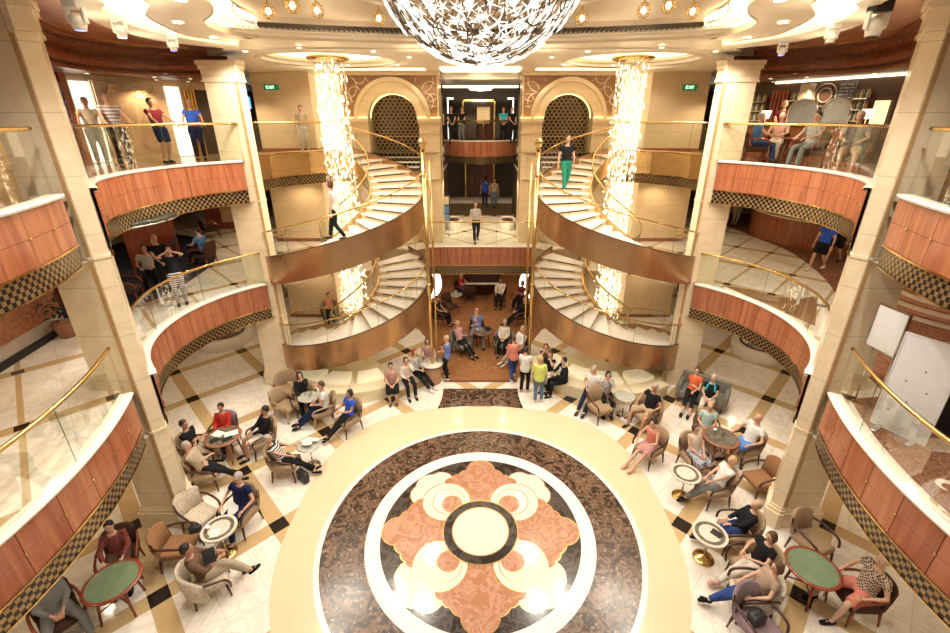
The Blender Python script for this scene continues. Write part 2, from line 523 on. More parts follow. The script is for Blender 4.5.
# ---- deck edges (left side; the right side is the mirror image)
E_F = [(-(5.72 + (y - 4.0) ** 2 / 12.2), y) for y in [-1 + 7.9 * k / 24 for k in range(25)]]         # bulging front balcony
a0 = math.degrees(atan2(7.72 - 10.2, -6.56 + 4.33)); a1 = math.degrees(atan2(12.7 - 10.2, -6.5 + 4.33))
E_S = arc(-4.33, 10.2, 3.33, a0 % 360, a1 % 360, 28)                                                # hollow side balcony
E_S = [(-6.42, 7.55)] + E_S
def ring(r, b0, b1, n=26): return arc(-CXS, CYS, r, b0, b1, n)
E_C7 = [(-6.45, 12.85)] + ring(2.82, 212, 98)
E_C6 = [(-6.45, 12.85)] + ring(2.82, 212, 166, 10)
E_B6 = [(x, 17.0 - 0.05 * (x * x) / 4) for x in [-2.15 + 4.3 * k / 20 for k in range(21)]]
E_B7 = [(x, 24.1 + 0.30 * x * x) for x in [-1.95 + 3.9 * k / 18 for k in range(19)]]

left6 = E_F + E_S + E_C6 + ring(2.72, 160, 52, 20) + [(-2.3, 17.0)]
def inset(P, d=0.13):
    return [(p[0] + n[0] * d, p[1] + n[1] * d) for p, n in zip(P, normals(P))]
IF, IS = inset(E_F), inset(E_S); IS[0] = (-6.6, 7.6)
left6 = IF + IS + inset(E_C6) + ring(2.85, 160, 52, 20) + [(-2.3, 17.13)]
poly6 = left6 + inset(E_B6)[1:-1] + mir(left6[::-1])
out = [(24, -1), (24, 33), (-24, 33), (-24, -1)]
TILE6 = tile_floor('deck_six_tiles', 7.7, 13.06, 2.46, 1.23, 0.13, 0.045, 0.10, 3)
f6 = MB(); f6.poly(poly6 + out, D6, 0, True); f6.poly(poly6 + out, D6 - 1.0, 1, False)
o = struct(f6.build('floor', [TILE6, CEILC]))
left7 = IF + IS + inset(E_C7) + [(-4.9, 17.45), (-4.25, 17.75), (-2.35, 17.75), (-1.62, 17.9), (-1.75, 24.9)]
poly7 = left7 + inset(E_B7)[1:-1] + mir(left7[::-1])
f7 = MB(); f7.poly(poly7 + out, D7, 0, True); f7.poly(poly7 + out, D7 - 1.0, 1, False)
struct(f7.build('floor', [plain('deck_seven_stone', (0.30, 0.20, 0.12), 0.15, var=0.3, scale=3), CEILC]))

# ---- balcony faces: ledge, copper panels, brass lines, checker band
trim_n = [0]
def balcony(path, z, gold=False, pw=0.46, studs=True, ends=True):
    """path runs so that the left-hand normal points out over the void"""
    trim_n[0] += 1
    root = struct(empty('trim_%d' % trim_n[0]))
    P = resample(path, 0.12)
    m = MB(); m.ribbon(P, [(-0.17, z + 0.0), (-0.17, z + 0.15), (0.03, z + 0.15), (0.045, z + 0.13), (0.03, z + 0.095), (-0.02, z + 0.095)], 0)
    m.build('ledge', GOLDP if gold else LEDGE, root)
    m = MB(); m.ribbon(P, [(-0.02, z + 0.10), (-0.02, z - 0.66), (-0.05, z - 0.66), (-0.05, z - 0.995)], 0)
    m.build('backing', BLACK if not gold else GOLDP, root)
    Q = resample(path, pw)
    m = MB(); S = MB()
    NQ = normals(Q)
    for i in range(len(Q) - 1):
        a = Vector(Q[i]); b = Vector(Q[i + 1]); d = (b - a).normalized() * 0.006
        na = Vector(NQ[i]); nb = Vector(NQ[i + 1]); ns = (na + nb).normalized()
        a = a + d; b = b - d
        zs = [(z + 0.09, z - 0.27), (z - 0.276, z - 0.64)] if not gold else [(z + 0.09, z - 0.42), (z - 0.43, z - 0.64)]
        for (z1, z0) in zs:
            pa = a; pb = b
            m.add([(pa.x, pa.y, z0), (pb.x, pb.y, z0), (pb.x, pb.y, z1), (pa.x, pa.y, z1),
                   (pa.x - ns.x * .02, pa.y - ns.y * .02, z0), (pb.x - ns.x * .02, pb.y - ns.y * .02, z0), (pb.x - ns.x * .02, pb.y - ns.y * .02, z1), (pa.x - ns.x * .02, pa.y - ns.y * .02, z1)],
                  [(0, 1, 2, 3), (5, 4, 7, 6), (4, 0, 3, 7), (1, 5, 6, 2), (3, 2, 6, 7), (4, 5, 1, 0)], 0)
        if i and studs and not gold: S.ell((Q[i][0] + NQ[i][0] * .01, Q[i][1] + NQ[i][1] * .01, z - 0.273), (0.022, 0.022, 0.022), 0, u=8, v=6)
    m.build('copper_panels' if not gold else 'gold_panels', GOLDP if gold else COPPER, root)
    if S.v: S.build('studs', BRASS, root)
    m = MB(); m.ribbon(P, [(0.012, z - 0.635), (0.012, z - 0.665), (-0.04, z - 0.665)], 0)
    m.ribbon(P, [(-0.015, z - 0.99), (-0.015, z - 1.01), (-0.16, z - 1.01)], 0)
    m.build('brass_line', BRASS, root)
    m = MB(); m.ribbon(P, [(-0.03, z - 0.66), (-0.03, z - 0.995)], 0)
    m.build('checker_band', CHECK, root)
    return root
def inward(path, left):   # orientation: normal (left-hand) over the void
    return path if not left else path[::-1]
for z in (D6, D7):
    for P in (E_F, E_S):
        balcony(P[::-1], z, pw=0.47 if P is E_S else 0.62); balcony(mir(P), z, pw=0.47 if P is E_S else 0.62)
balcony(E_C7[::-1], D7, gold=True, pw=1.4); balcony(mir(E_C7), D7, gold=True, pw=1.4)
balcony(E_C6[::-1], D6, gold=True, pw=1.4); balcony(mir(E_C6), D6, gold=True, pw=1.4)
balcony(E_B6[::-1], D6, pw=0.29, studs=False); balcony(E_B7[::-1], D7, pw=0.29, studs=False)

# ---- glass balustrades
def balustrade(path, z, label, n_gap=1.25, off=-0.09, group=None, top=1.08, rail_r=0.032, glassz=0.15, gate=False):
    root = empty('balustrade')
    NO = normals(path); P = [(p[0] + n[0] * off, p[1] + n[1] * off) for p, n in zip(path, NO)]
    F = resample(P, 0.14)
    per = max(2, round(n_gap * 1.35 / 0.14))
    nrm = normals(F); k = 0
    while k < len(F) - 1:
        e = min(k + per, len(F) - 1)
        if len(F) - 1 - e < 2: e = len(F) - 1
        seg = F[k:e + 1]
        m = MB(); m.ribbon(seg, [(0.006, z + glassz), (0.006, z + top - 0.02), (-0.006, z + top - 0.02), (-0.006, z + glassz)], 0, nor=nrm[k:e + 1], closed_prof=True, caps=True)
        m.build('glass_panel', GLASS, root)
        if e < len(F) - 1:
            m = MB(); q = F[e]; m.box((-0.004, -0.004, z + glassz), (0.004, 0.004, z + top - 0.03), 0, Matrix.Translation((q[0], q[1], 0)))
            m.build('glass_joint', GLEDGE, root)
        k = e
    m = MB(); m.tube([(q[0], q[1], z + top) for q in F], rail_r, 10); m.build('handrail', BRASS, root)
    tag(root, label, 'balustrade', group)
    return root
for (z, dn) in ((D6, 'middle'), (D7, 'top')):
    for s, side in ((-1, 'left'), (1, 'right')):
        g = (lambda p: p[::-1]) if s < 0 else mir
        balustrade(g(E_F), z, 'curved glass balustrade with brass rail, bulging %s balcony of the %s deck in front' % (side, dn), 1.3, top=1.08)
        balustrade(g(E_S[2:]), z, 'curved glass balustrade with brass rail, hollow %s side balcony of the %s deck' % (side, dn), 1.3)
for s, side in ((-1, 'left'), (1, 'right')):
    g = (lambda p: p[::-1]) if s < 0 else mir
    balustrade(g(E_C7), D7, 'glass balustrade on gold fascia behind the %s crystal strands, top deck' % side, 1.2)
    balustrade(g(E_C6[1:]), D6, 'short glass balustrade beside the %s column, middle deck' % side, 0.9)
balustrade(E_B6[::-1], D6, 'straight glass balustrade with brass rail on the middle central bridge', 1.1, rail_r=0.03)
balustrade(E_B7[::-1], D7, 'curved glass balustrade on the small top central balcony before the lifts', 0.9, rail_r=0.04)

# ---- columns
def column(poly, plinth, cap_z, name='column', capital=True, seam=True):
    o = MB(); o.prism(poly, 0.55, cap_z)
    r = o.build(name, CREAM)
    cx = sum(p[0] for p in poly) / len(poly); cy = sum(p[1] for p in poly) / len(poly)
    def grow(k): return [(cx + (p[0] - cx) * k, cy + (p[1] - cy) * k) for p in poly]
    m = MB(); m.prism(grow(plinth), 0.0, 0.42); m.prism(grow(1 + (plinth - 1) * .6), 0.42, 0.50); m.prism(grow(1 + (plinth - 1) * .25), 0.50, 0.56)
    m.build('plinth', CREAM, r)
    m = MB()
    for (z0, z1, k) in [(cap_z - 0.10, cap_z + 0.0, 1.22), (cap_z - 0.2, cap_z - 0.10, 1.15), (cap_z - 0.45, cap_z - 0.2, 1.06), (cap_z - 0.50, cap_z - 0.45, 1.12)]:
        m.prism(grow(k), z0, z1)
    m.build('capital', CREAM, r)
    # darker recessed line down the chamfer, and the string courses
    for z in (D6 - 0.98, D7 - 0.98):
        m = MB(); m.prism(grow(1.05), z, z + 0.05); m.build('string_course', CREAM, r)
    struct(r); return r
FR = [(6.33, 7.32), (6.47, 7.14), (6.56, 7.14), (6.60, 7.17), (7.28, 7.17), (7.5, 8.0), (6.85, 8.0)]
MD = [(6.17, 12.95), (6.26, 12.78), (6.33, 12.78), (6.36, 12.80), (7.15, 12.80), (7.4, 13.5), (6.5, 13.5)]
column(FR, 1.22, 9.93); column(mir(FR)[::-1], 1.22, 9.93)
column(MD, 1.12, 9.66); column(mir(MD)[::-1], 1.12, 9.66)
# brown recess strips on the columns' chamfers
for s in (-1, 1):
    for (x, y, zt) in ((6.53, 7.135, 9.4), (6.295, 12.775, 9.2)):
        m = MB(); m.box((s * x - 0.035, y - 0.004, 0.6), (s * x + 0.035, y + 0.004, zt))
        o = struct(m.build('trim_9%d' % (1 if s < 0 else 2), plain('tan_strip', (0.50, 0.30, 0.13), 0.3)))

# big pylons with the arches, top to bottom
CREAMG = marble('gold_cream_marble', (0.80, 0.63, 0.39), (0.6, 0.42, 0.21), 0.8, 0.25, 0.3, seam=1.3)
for s in (-1, 1):
    def X(a, b): return (min(s * a, s * b), max(s * a, s * b))
    w = MB()
    for (xa, xb, y0, y1, z0, z1) in [(1.55, 2.32, 18.0, 19.2, 2.6, 9.95), (4.22, 5.15, 18.0, 19.2, 0, 9.95), (2.32, 4.22, 18.35, 19.2, 2.6, 6.35)]:
        x = X(xa, xb); w.box((x[0], y0, z0), (x[1], y1, z1))
    pyl = struct(w.build('wall_left' if s < 0 else 'wall_right', CREAMG))
    # arch head over the lattice: voussoirs
    m = MB(); cx = s * 3.27; n = 20; zs = 8.30; r0 = 0.93; r1 = 1.30
    pts0 = [(cx + r0 * cos(pi * k / n), zs + r0 * 0.92 * sin(pi * k / n)) for k in range(n + 1)]
    pts1 = [(cx + r1 * cos(pi * k / n), zs + r1 * 0.98 * sin(pi * k / n)) for k in range(n + 1)]
    for k in range(n):
        q = [pts0[k], pts1[k], pts1[k + 1], pts0[k + 1]]
        vs = [(x, 17.90, z) for x, z in q] + [(x, 18.9, z) for x, z in q]
        m.add(vs, [(0, 1, 2, 3), (7, 6, 5, 4), (0, 3, 7, 4), (1, 5, 6, 2)], 0)
    for (ra, rb, yy) in ((1.27, 1.42, 17.82), (0.90, 0.97, 17.86)):
        for k in range(n):
            q = [(cx + r * cos(pi * t / n), zs + r * 0.97 * sin(pi * t / n)) for (r, t) in ((ra, k), (rb, k), (rb, k + 1), (ra, k + 1))]
            vs = [(x, yy, z) for x, z in q] + [(x, 18.2, z) for x, z in q]
            m.add(vs, [(0, 1, 2, 3), (7, 6, 5, 4), (0, 3, 7, 4), (1, 5, 6, 2)], 0)
    m.build('arch', CREAMG, pyl)
    # frieze with white loops above the arch
    m = MB(); hp = [(s * 1.6, 8.3), (s * 1.6, 9.72), (s * 5.1, 9.72), (s * 5.1, 8.3)] + [(s * 3.27 + s * 1.25 * cos(pi * k / 24), 8.3 + 1.22 * sin(pi * k / 24)) for k in range(25)]
    m.prism(hp, 0, 0.6); m.v = [(q[0], 17.97 + q[2], q[1]) for q in m.v]; m.build('frieze', wood('frieze_wood', (0.36, 0.19, 0.09), (0.25, 0.12, 0.05), 1.2, .4, 0), pyl)
    m = MB()
    rnd = random.Random(5)
    for (lx, lz, lr) in [(1.85, 9.2, .30), (2.1, 9.6, .38), (1.75, 8.9, .2), (2.75, 9.75, .42), (4.85, 9.35, .33), (4.6, 9.1, .24), (4.95, 8.95, .2), (3.9, 9.8, .30), (4.4, 9.7, .22), (2.0, 8.85, .26)]:
        pp = []
        for k in range(33):
            a = 2 * pi * k / 32; zz = lz + lr * 1.1 * sin(a); xx = lx + lr * cos(a)
            if zz < 9.70 and 1.62 < xx < 5.08 and (xx - 3.27) ** 2 + (zz - zs) ** 2 > 1.44 ** 2: pp.append((s * xx, 17.965, zz))
            else:
                if len(pp) > 2: m.tube(pp, 0.014, 5)
                pp = []
        if len(pp) > 2: m.tube(pp, 0.014, 5)
    m.build('loops', plain('loop_white', (0.85, 0.72, 0.5), .4), pyl)
    # cornices and capitals
    m = MB()
    for (xa, xb, y0, z0, z1) in [(1.5, 5.2, 17.86, 9.72, 9.80), (1.46, 5.24, 17.8, 9.80, 9.93), (1.5, 2.36, 17.86, 8.18, 8.30), (4.18, 5.2, 17.86, 8.18, 8.30), (1.52, 2.34, 17.92, 8.10, 8.18), (4.2, 5.18, 17.92, 8.10, 8.18), (1.52, 2.33, 17.94, 7.75, 7.79), (4.2, 5.18, 17.94, 7.75, 7.79)]:
        x = X(xa, xb); m.box((x[0], y0, z0), (x[1], 18.5, z1))
    m.build('cornice', CREAMG, pyl)
    m = MB()
    for xa, xb in ((1.5, 2.34), (4.2, 5.2)):
        x = X(xa, xb); m.box((x[0], 17.84, 8.305), (x[1], 18.1, 8.325))
    m.build('capital_lamp_strip', emit('gold_strip', (1.0, 0.72, 0.25), 5.0), pyl)
    m = MB(); m.tube([(cx + 0.90 * cos(pi * k / 16), 18.3, zs + 0.9 * .92 * sin(pi * k / 16)) for k in range(17)], 0.016, 6)
    m.build('arch_lamp_strip', emit('gold_strip', (1, .72, .25), 5.0), pyl)
    # lattice screen of rings in the arch
    lat = MB(); st = 0.17
    for i in range(-6, 7):
        for j in range(0, 24):
            x_ = i * st + (st / 2 if j % 2 else 0); z_ = 6.45 + j * st * 0.72
            top = zs + (sqrt(max(0, 0.93 ** 2 - x_ ** 2)) * .92 if abs(x_) < .93 else -9)
            if abs(x_) > 0.90 or z_ > top - .03: continue
            lat.tube([(cx + x_ + 0.075 * cos(2 * pi * k / 8), 18.62, z_ + 0.075 * sin(2 * pi * k / 8)) for k in range(9)], 0.009, 4, caps=False)
    for zz in (7.62,): lat.box((cx - .93, 18.6, zz), (cx + .93, 18.64, zz + .03))
    scr = lat.build('lattice_screen', plain('lattice_bronze', (0.62, 0.43, 0.20), 0.35, 0.5))
    tag(scr, 'dark lattice screen of small rings filling the %s arch' % ('left' if s < 0 else 'right'), 'screen')
    bk = MB(); x = X(2.30, 4.24); bk.box((x[0], 19.1, 6.3), (x[1], 19.2, 9.4)); bk.build('arch_back', plain('arch_dark', (0.03, 0.018, 0.012), .2), pyl)
    # straight steps up into the arch
    stp = empty('steps'); tag(stp, 'four short pale steps rising into the %s arch' % ('left' if s < 0 else 'right'), 'steps')
    for k in range(4):
        zt = D7 - 0.16 * (3 - k) - 0.0
        x = X(2.33, 4.21); m = MB(); m.box((x[0], 17.45 + 0.27 * k, zt - 0.05), (x[1], 17.45 + 0.27 * k + 0.24, zt))
        m.build('tread', LEDGE, stp)
    # pillar blocks beside, between the decks, with a lit strip on the inner edge
    m = MB(); x = X(6.35, 8.5); m.box((x[0], 18.3, 0), (x[1], 20.2, 9.95))
    pb = struct(m.build('wall_left' if s < 0 else 'wall_right', CREAMG))
    m = MB()
    for z in (0, D6, D7): m.box((x[0] - .03, 18.26, z), (x[1] + .03, 20.2, z + 0.13))
    m.build('baseboard', CHERRY, pb)
    m = MB(); x = X(5.15, 6.35); m.box((x[0], 19.0, 0), (x[1], 19.2, 9.95))
    m.build('lit_wall', emit('lit_wall', (1.0, 0.84, 0.55), 1.3), pb)
# lobby behind: lift doors
for q0, q1, wn in [((-2.6, 28.0, D7), (2.6, 28.3, 9.9), 'wall_back'), ((-6, 29.6, D6), (6, 29.9, 6.15), 'wall_back'), ((-2.7, 25, D7), (-2.6, 28, 9.9), 'wall_left'), ((2.6, 25, D7), (2.7, 28, 9.9), 'wall_right'),
               ((-2.6, 19.2, D6), (-1.75, 25, 6.15), 'wall_left'), ((1.75, 19.2, D6), (2.6, 25, 6.15), 'wall_right'), ((-2.6, 19.2, D7), (-1.95, 25, 9.9), 'wall_left'), ((1.95, 19.2, D7), (2.6, 25, 9.9), 'wall_right')]:
    m = MB(); m.box(q0, q1); struct(m.build(wn, DARKW))
m = MB(); m.box((-9, 24.0, 0), (9, 24.3, 2.6)); struct(m.build('wall_back', plain('lounge_wall', (0.36, 0.24, 0.13), .5)))
for (xx, z, yb, lab) in [(-0.1, D7, 28.0, 'top'), (-0.05, D6, 29.6, 'middle')]:
    d = empty('lift_door', (xx, yb - 0.02, z)); tag(d, 'pair of red brown lift doors in a gold frame, %s deck lobby' % lab, 'lift door')
    for k, mm in ((-1, wood('lift_brown', (.11, .045, .03), (.06, .02, .015), 2, .25, 2)), (1, wood('lift_red', (.26, .07, .04), (.15, .04, .02), 2, .25, 2))):
        m = MB(); m.box((min(0, k * 0.85) + .01, -0.03, 0), (max(0, k * .85) - .01, 0.0, 2.1)); m.build('door_leaf', mm, d)
    m = MB(); m.box((-0.95, -.06, 0), (-.86, 0, 2.2)); m.box((.86, -.06, 0), (.95, 0, 2.2)); m.box((-.95, -.06, 2.11), (.95, 0, 2.2)); m.build('frame', BRASS, d)
# vertical lit slots by the lobby
for (z0, z1, xs, y, n) in [(D7 + .15, 9.3, 1.75, 26.0, 'top'), (D6 + .05, 6.1, 2.2, 27.5, 'middle')]:
    for s in (-1, 1):
        m = MB(); m.box((s * xs - 0.03, y, z0), (s * xs + 0.03, y + 0.06, z1))
        if z0 > 6: m.box((min(s * xs, s * (xs - .3)), y, z1 - .08), (max(s * xs, s * (xs - .3)), y + .06, z1))
        o = m.build('light_slot', emit('slot_white', (1, .9, .72), 3)); tag(o, 'upright white light slot %s of the %s deck lifts' % ('left' if s < 0 else 'right', n), 'wall light')
# outer walls
for s in (-1, 1):
    nm = 'left' if s < 0 else 'right'
    for (z0, z1, xx) in ((0, 2.6, 15.5), (D6, 6.2, 16.5)):
      m = MB()
      m.box((min(s * xx, s * (xx + .2)), -3, z0), (max(s * xx, s * (xx + .2)), 32, z1))
      struct(m.build('wall_' + nm, plain('outer_wall', (0.34, 0.17, 0.08), .35)))
for q0, q1 in [((-16, 26.0, D6), (-4.5, 26.2, 6.15)), ((4.5, 26, D6), (16, 26.2, 6.15)), ((-15.5, 24, 0), (-9, 24.2, 2.57)), ((9, 24, 0), (15.5, 24.2, 2.57))]:
    m = MB(); m.box(q0, q1); struct(m.build('wall_back', plain('back_wall_brown', (0.16, 0.08, 0.045), .35)))
# ================================================================== spiral stairs
TREADM = marble('tread_marble', (0.90, 0.85, 0.76), (0.7, 0.6, 0.45), 1.5, 0.2, 0.15)
RISERM = plain('riser_cream', (0.62, 0.47, 0.27), 0.4)
def flight(s, z0, rise_total, th0, sweep, label, nsteps=20):
    root = empty('spiral_staircase', (s * CXS, CYS, 0)); tag(root, label, 'staircase', None)
    ri, ro = 0.9, 2.6
    def P(r, deg, z):
        a = radians(deg); return (-s * r * cos(a) if s > 0 else r * cos(a), r * sin(a), z)
    def zz(deg): return z0 + rise_total * (deg - th0) / sweep
    dth = sweep / nsteps; rise = rise_total / nsteps
    for k in range(nsteps):
        a = th0 + k * dth; b = a + dth + 1.2; zt = z0 + (k + 1) * rise
        if k == nsteps - 1: zt -= 0.002
        m = MB(); A = [a + (b - a) * t / 4 for t in range(5)]
        for i in range(4):
            v = [P(ri, A[i], zt), P(ro, A[i], zt), P(ro, A[i + 1], zt), P(ri, A[i + 1], zt)]
            w = [(p[0], p[1], zt - 0.045) for p in v]
            m.add(v + w, [(0, 1, 2, 3), (7, 6, 5, 4), (1, 0, 4, 5), (3, 2, 6, 7)], 0)
        # riser below the nosing and a dark slot
        for (ra, rb, zl, zh, mi, da) in ((ri, ro, zt - rise, zt - 0.045, 1, 0.6), (ri + .25, ro - .2, zt - 0.095, zt - 0.05, 2, 0.45)):
            v = [P(ra, a + da, zl), P(rb, a + da, zl), P(rb, a + da, zh), P(ra, a + da, zh)]
            m.add(v, [(0, 1, 2, 3)], mi)
        m.build('tread', [TREADM, RISERM, DKWOOD], root)
    N = 72; D = [th0 - 2 + (sweep + 3) * i / N for i in range(N + 1)]
    def band(r, lo, hi, th, name, mat, smooth=True, hi_cap=None):
        m = MB(); vs = []
        for d in D:
            z = zz(d) 
            zl = max(z0 + 0.01 if z0 < 0.1 else -9, z + lo)
            zh = z + hi
            for rr in (r, r + th):
                vs.append(P(rr, d, zl)); vs.append(P(rr, d, zh))
        fs = []
        for i in range(N):
            q = i * 4; w = q + 4
            fs += [(q, w, w + 1, q + 1), (q + 2, q + 3, w + 3, w + 2), (q + 1, w + 1, w + 3, q + 3), (q, q + 2, w + 2, w)]
        fs += [(0, 1, 3, 2), (N * 4, N * 4 + 2, N * 4 + 3, N * 4 + 1)]
        m.add(vs, fs, 0, False)
        return m.build(name, mat, root)
    band(ro, -0.62, 0.24, 0.05, 'outer_stringer', BRONZE)
    band(ri - 0.05, -0.30, 0.24, 0.05, 'inner_stringer', GOLDP)
    band(ro - 0.005, 0.235, 0.25, 0.06, 'stringer_cap', DKWOOD)
    # soffit
    m = MB(); vs = []
    for d in D:
        z = max(0.02, zz(d) - 0.26); vs += [P(ri, d, z), P(ro, d, z)]
    m.add(vs, [(2 * i, 2 * i + 1, 2 * i + 3, 2 * i + 2) for i in range(N)], 0, True)
    m.build('soffit', CREAMP, root)
    # glass and rails
    for r, nm in ((ro + 0.02, 'outer'), (ri - 0.03, 'inner')):
        m = MB()
        vs = []
        for d in D: vs += [P(r, d, zz(d) + 0.25), P(r, d, zz(d) + 0.92)]
        m.add(vs, [(2 * i, 2 * i + 1, 2 * i + 3, 2 * i + 2) for i in range(N)], 0, True)
        m.build('glass_panel', GLASS, root)
        m = MB(); m.tube([P(r, d, zz(d) + 0.96) for d in D], 0.026, 8); m.build('handrail', BRASS, root)
        for d in range(int(th0) + 20, int(th0 + sweep) - 5, 34):
            m = MB(); p = P(r, d, zz(d) + .2); m.box((p[0] - .004, p[1] - .004, p[2]), (p[0] + .004, p[1] + .004, p[2] + .75), 0)
            m.build('glass_joint', GLEDGE, root)
    return root
for s, side in ((-1, 'left'), (1, 'right')):
    flight(s, 0.0, D6, 110, 300, 'bronze sided spiral stair with pale treads, %s side, lower flight from the floor' % side, 21)
    flight(s, D6, D7 - D6, 160, 300, 'bronze sided spiral stair with pale treads, %s side, upper flight to the top deck' % side, 21)

# tiered stone plinth / bench around each stair foot
BENCH = marble('bench_stone', (0.84, 0.74, 0.50), (0.66, 0.56, 0.32), 0.8, 0.2, 0.2)
for s, side in ((-1, 'left'), (1, 'right')):
    r = empty('bench', (s * CXS, CYS, 0)); tag(r, 'curved pale stone bench wrapped around the foot of the %s spiral stair' % side, 'bench')
    def sect(r0, r1, z0, z1, a0, a1, mat, name, n=18):
        m = MB(); A = [a0 + (a1 - a0) * i / n for i in range(n + 1)]
        pts = [(-s * -r1 * cos(radians(a)) * (-1 if s > 0 else 1) * 1.0, r1 * sin(radians(a))) for a in A]
        ins = [(-s * -r0 * cos(radians(a)) * (-1 if s > 0 else 1) * 1.0, r0 * sin(radians(a))) for a in A][::-1]
        m.prism([(p[0], p[1]) for p in pts + ins], z0, z1); return m.build(name, mat, r)
    # angles as for the left stair; x is mirrored for the right one
    sect(2.45, 2.86, 0.0, 0.36, 236, 348, BENCH, 'bench_base', 22)
    for k in range(4): sect(2.40, 2.90, 0.36, 0.44, 236 + 28 * k, 236 + 28 * (k + 1) - .6, BENCH, 'seat_slab', 6)
    sect(0.3, 2.45, 0.0, 0.30, 225, 352, BENCH, 'plinth', 22)
    for k in range(4): sect(1.75, 2.38, 0.30, 0.52, 238 + 28 * k, 238 + 28 * (k + 1) - 7, emit('glow_stone', (1.0, 0.93, 0.66), 0.25), 'lit_block', 5)

# tall brass poles with ball tops
for s, side in ((-1, 'left'), (1, 'right')):
    r = empty('brass_pole', (s * 1.60, 12.95, 0)); tag(r, 'tall slim brass pole with a ball top beside the %s stair' % side, 'pole')
    m = MB(); m.tube([(0, 0, 0.0), (0, 0, 7.55)], 0.055, 12); m.build('shaft', BRASS, r)
    m = MB(); m.tube([(s * -.16, 0.1, 0.0), (s * -.16, .1, 7.2)], 0.028, 8); m.build('side_rod', BRASS, r)
    m = MB(); m.ell((0, 0, 7.68), (.12, .12, .12)); m.lathe([(.09, 7.50), (.06, 7.56), (.06, 7.60)], n=12); m.build('ball_finial', BRASS, r)
    for z in (D6, D7 - 0.3):
        m = MB(); m.lathe([(.07, z), (.085, z + .03), (.07, z + .06)], n=12); m.build('collar', BRASS, r)

# crystal strand chandeliers inside the stairs
CRYS = emit('crystal_glow', (1.0, 0.83, 0.56), 3.2)
CRYS2 = plain('crystal_clear', (0.9, 0.8, 0.6), 0.1, 0.3)
rnd = random.Random(11)
for s, side in ((-1, 'left'), (1, 'right')):
    r = empty('crystal_chandelier', (s * CXS, CYS, 0)); tag(r, 'long column of lit crystal strands hanging through the %s spiral stair' % side, 'chandelier')
    m = MB(); m.lathe([(0.55, 9.84), (0.6, 9.88), (0.6, 9.93)], n=32); m.build('canopy', BRASS, r)
    for k in range(38):
        rr = 0.47 * sqrt((k + .5) / 38); a = k * 2.39996
        x, y = rr * cos(a), rr * sin(a)
        m = MB(); zb = 0.7 + rnd.random() * 1.6; z = 9.8 - rnd.random() * .4
        m.tube([(x, y, zb), (x, y, 9.86)], 0.004, 4, 1)
        while z > zb:
            h = rnd.choice([.04, .07, .10]); w = rnd.uniform(.016, .032)
            ox, oy = rnd.uniform(-.05, .05), rnd.uniform(-.05, .05)
            c = [(x + ox, y + oy, z + h), (x + ox + w, y + oy, z), (x + ox, y + oy + w, z), (x + ox - w, y + oy, z), (x + ox, y + oy - w, z), (x + ox, y + oy, z - h)]
            m.add(c, [(0, 1, 2), (0, 2, 3), (0, 3, 4), (0, 4, 1), (5, 2, 1), (5, 3, 2), (5, 4, 3), (5, 1, 4)], 0 if rnd.random() < .75 else 1)
            z -= rnd.uniform(0.20, 0.46)
        m.build('crystal_strand', [CRYS, CRYS2], r)

# ================================================================== ceiling
ceil_root = MB(); ceil_root.prism([(-18, -4), (18, -4), (18, 33), (-18, 33)], 10.32, 10.5)
ceiling = struct(ceil_root.build('ceiling', CEILC))
def px(pts, z=9.9): return [tuple(at(a, b, z)[:2]) for a, b in pts]
def cat(pts, n=6): return [tuple(q[:2]) for q in smooth_path([(p[0], p[1], 0) for p in pts], n)]
rim_out = [(-5.3, 4.0), (-5.55, 6.0)] + px([(76, 0), (84, 13), (109, 27), (160, 40), (200, 45), (238, 49)])
rim_in = [(-4.95, 4.0), (-5.15, 6.0)] + px([(100, 0), (101, 8), (118, 19), (156, 32), (200, 40), (240, 45)])
pA_out = [(-4.6, 4.0), (-4.4, 5.2), (-4.9, 6.5)] + px([(145, 0), (148, 8), (146, 15), (160, 24), (183, 34), (205, 38), (228, 41)])
pA_in = [(-3.4, 4.0), (-3.3, 5.0), (-3.9, 6.5)] + px([(206, 0), (213, 8), (211, 15), (204, 21), (213, 28), (232, 34), (258, 38)])
pB_out = [(-2.8, 4.0), (-2.9, 5.4), (-3.5, 6.8)] + px([(231, 0), (232, 9), (240, 17), (252, 22), (258, 26)])
rim_out, rim_in, pA_out, pA_in, pB_out = [cat(p) for p in (rim_out, rim_in, pA_out, pA_in, pB_out)]
def strip(m, A, B, z0, z1, mi=0):
    m.prism(A + B[::-1], z0, z1, mi)
for s in (-1, 1):
    f = (lambda p: p) if s < 0 else mir
    nm = 'left' if s < 0 else 'right'
    m = MB(); strip(m, f(rim_out), f(rim_in), 9.88, 10.05); m.build('curved_rim', CEILC, ceiling)
    m = MB(); strip(m, f(pA_out), f(pA_in), 9.9, 10.0); m.build('wavy_panel', CEILC, ceiling)
    m = MB(); strip(m, f(rim_in), f(pA_out), 10.01, 10.03); m.build('cove_light', COVE, ceiling)
    m = MB(); strip(m, f(pA_in), f(pB_out), 10.01, 10.03); m.build('cove_light', COVE2, ceiling)
# thin gold edge lines on the wavy panels
m = MB()
for P in (rim_in, pA_out, pA_in, rim_out, pB_out):
    for f in (lambda p: p, mir):
        m.tube([(p[0], p[1], 9.89) for p in f(P)], 0.012, 5)
m.build('edge_line', plain('edge_cream', (.9, .74, .5), .3), ceiling)
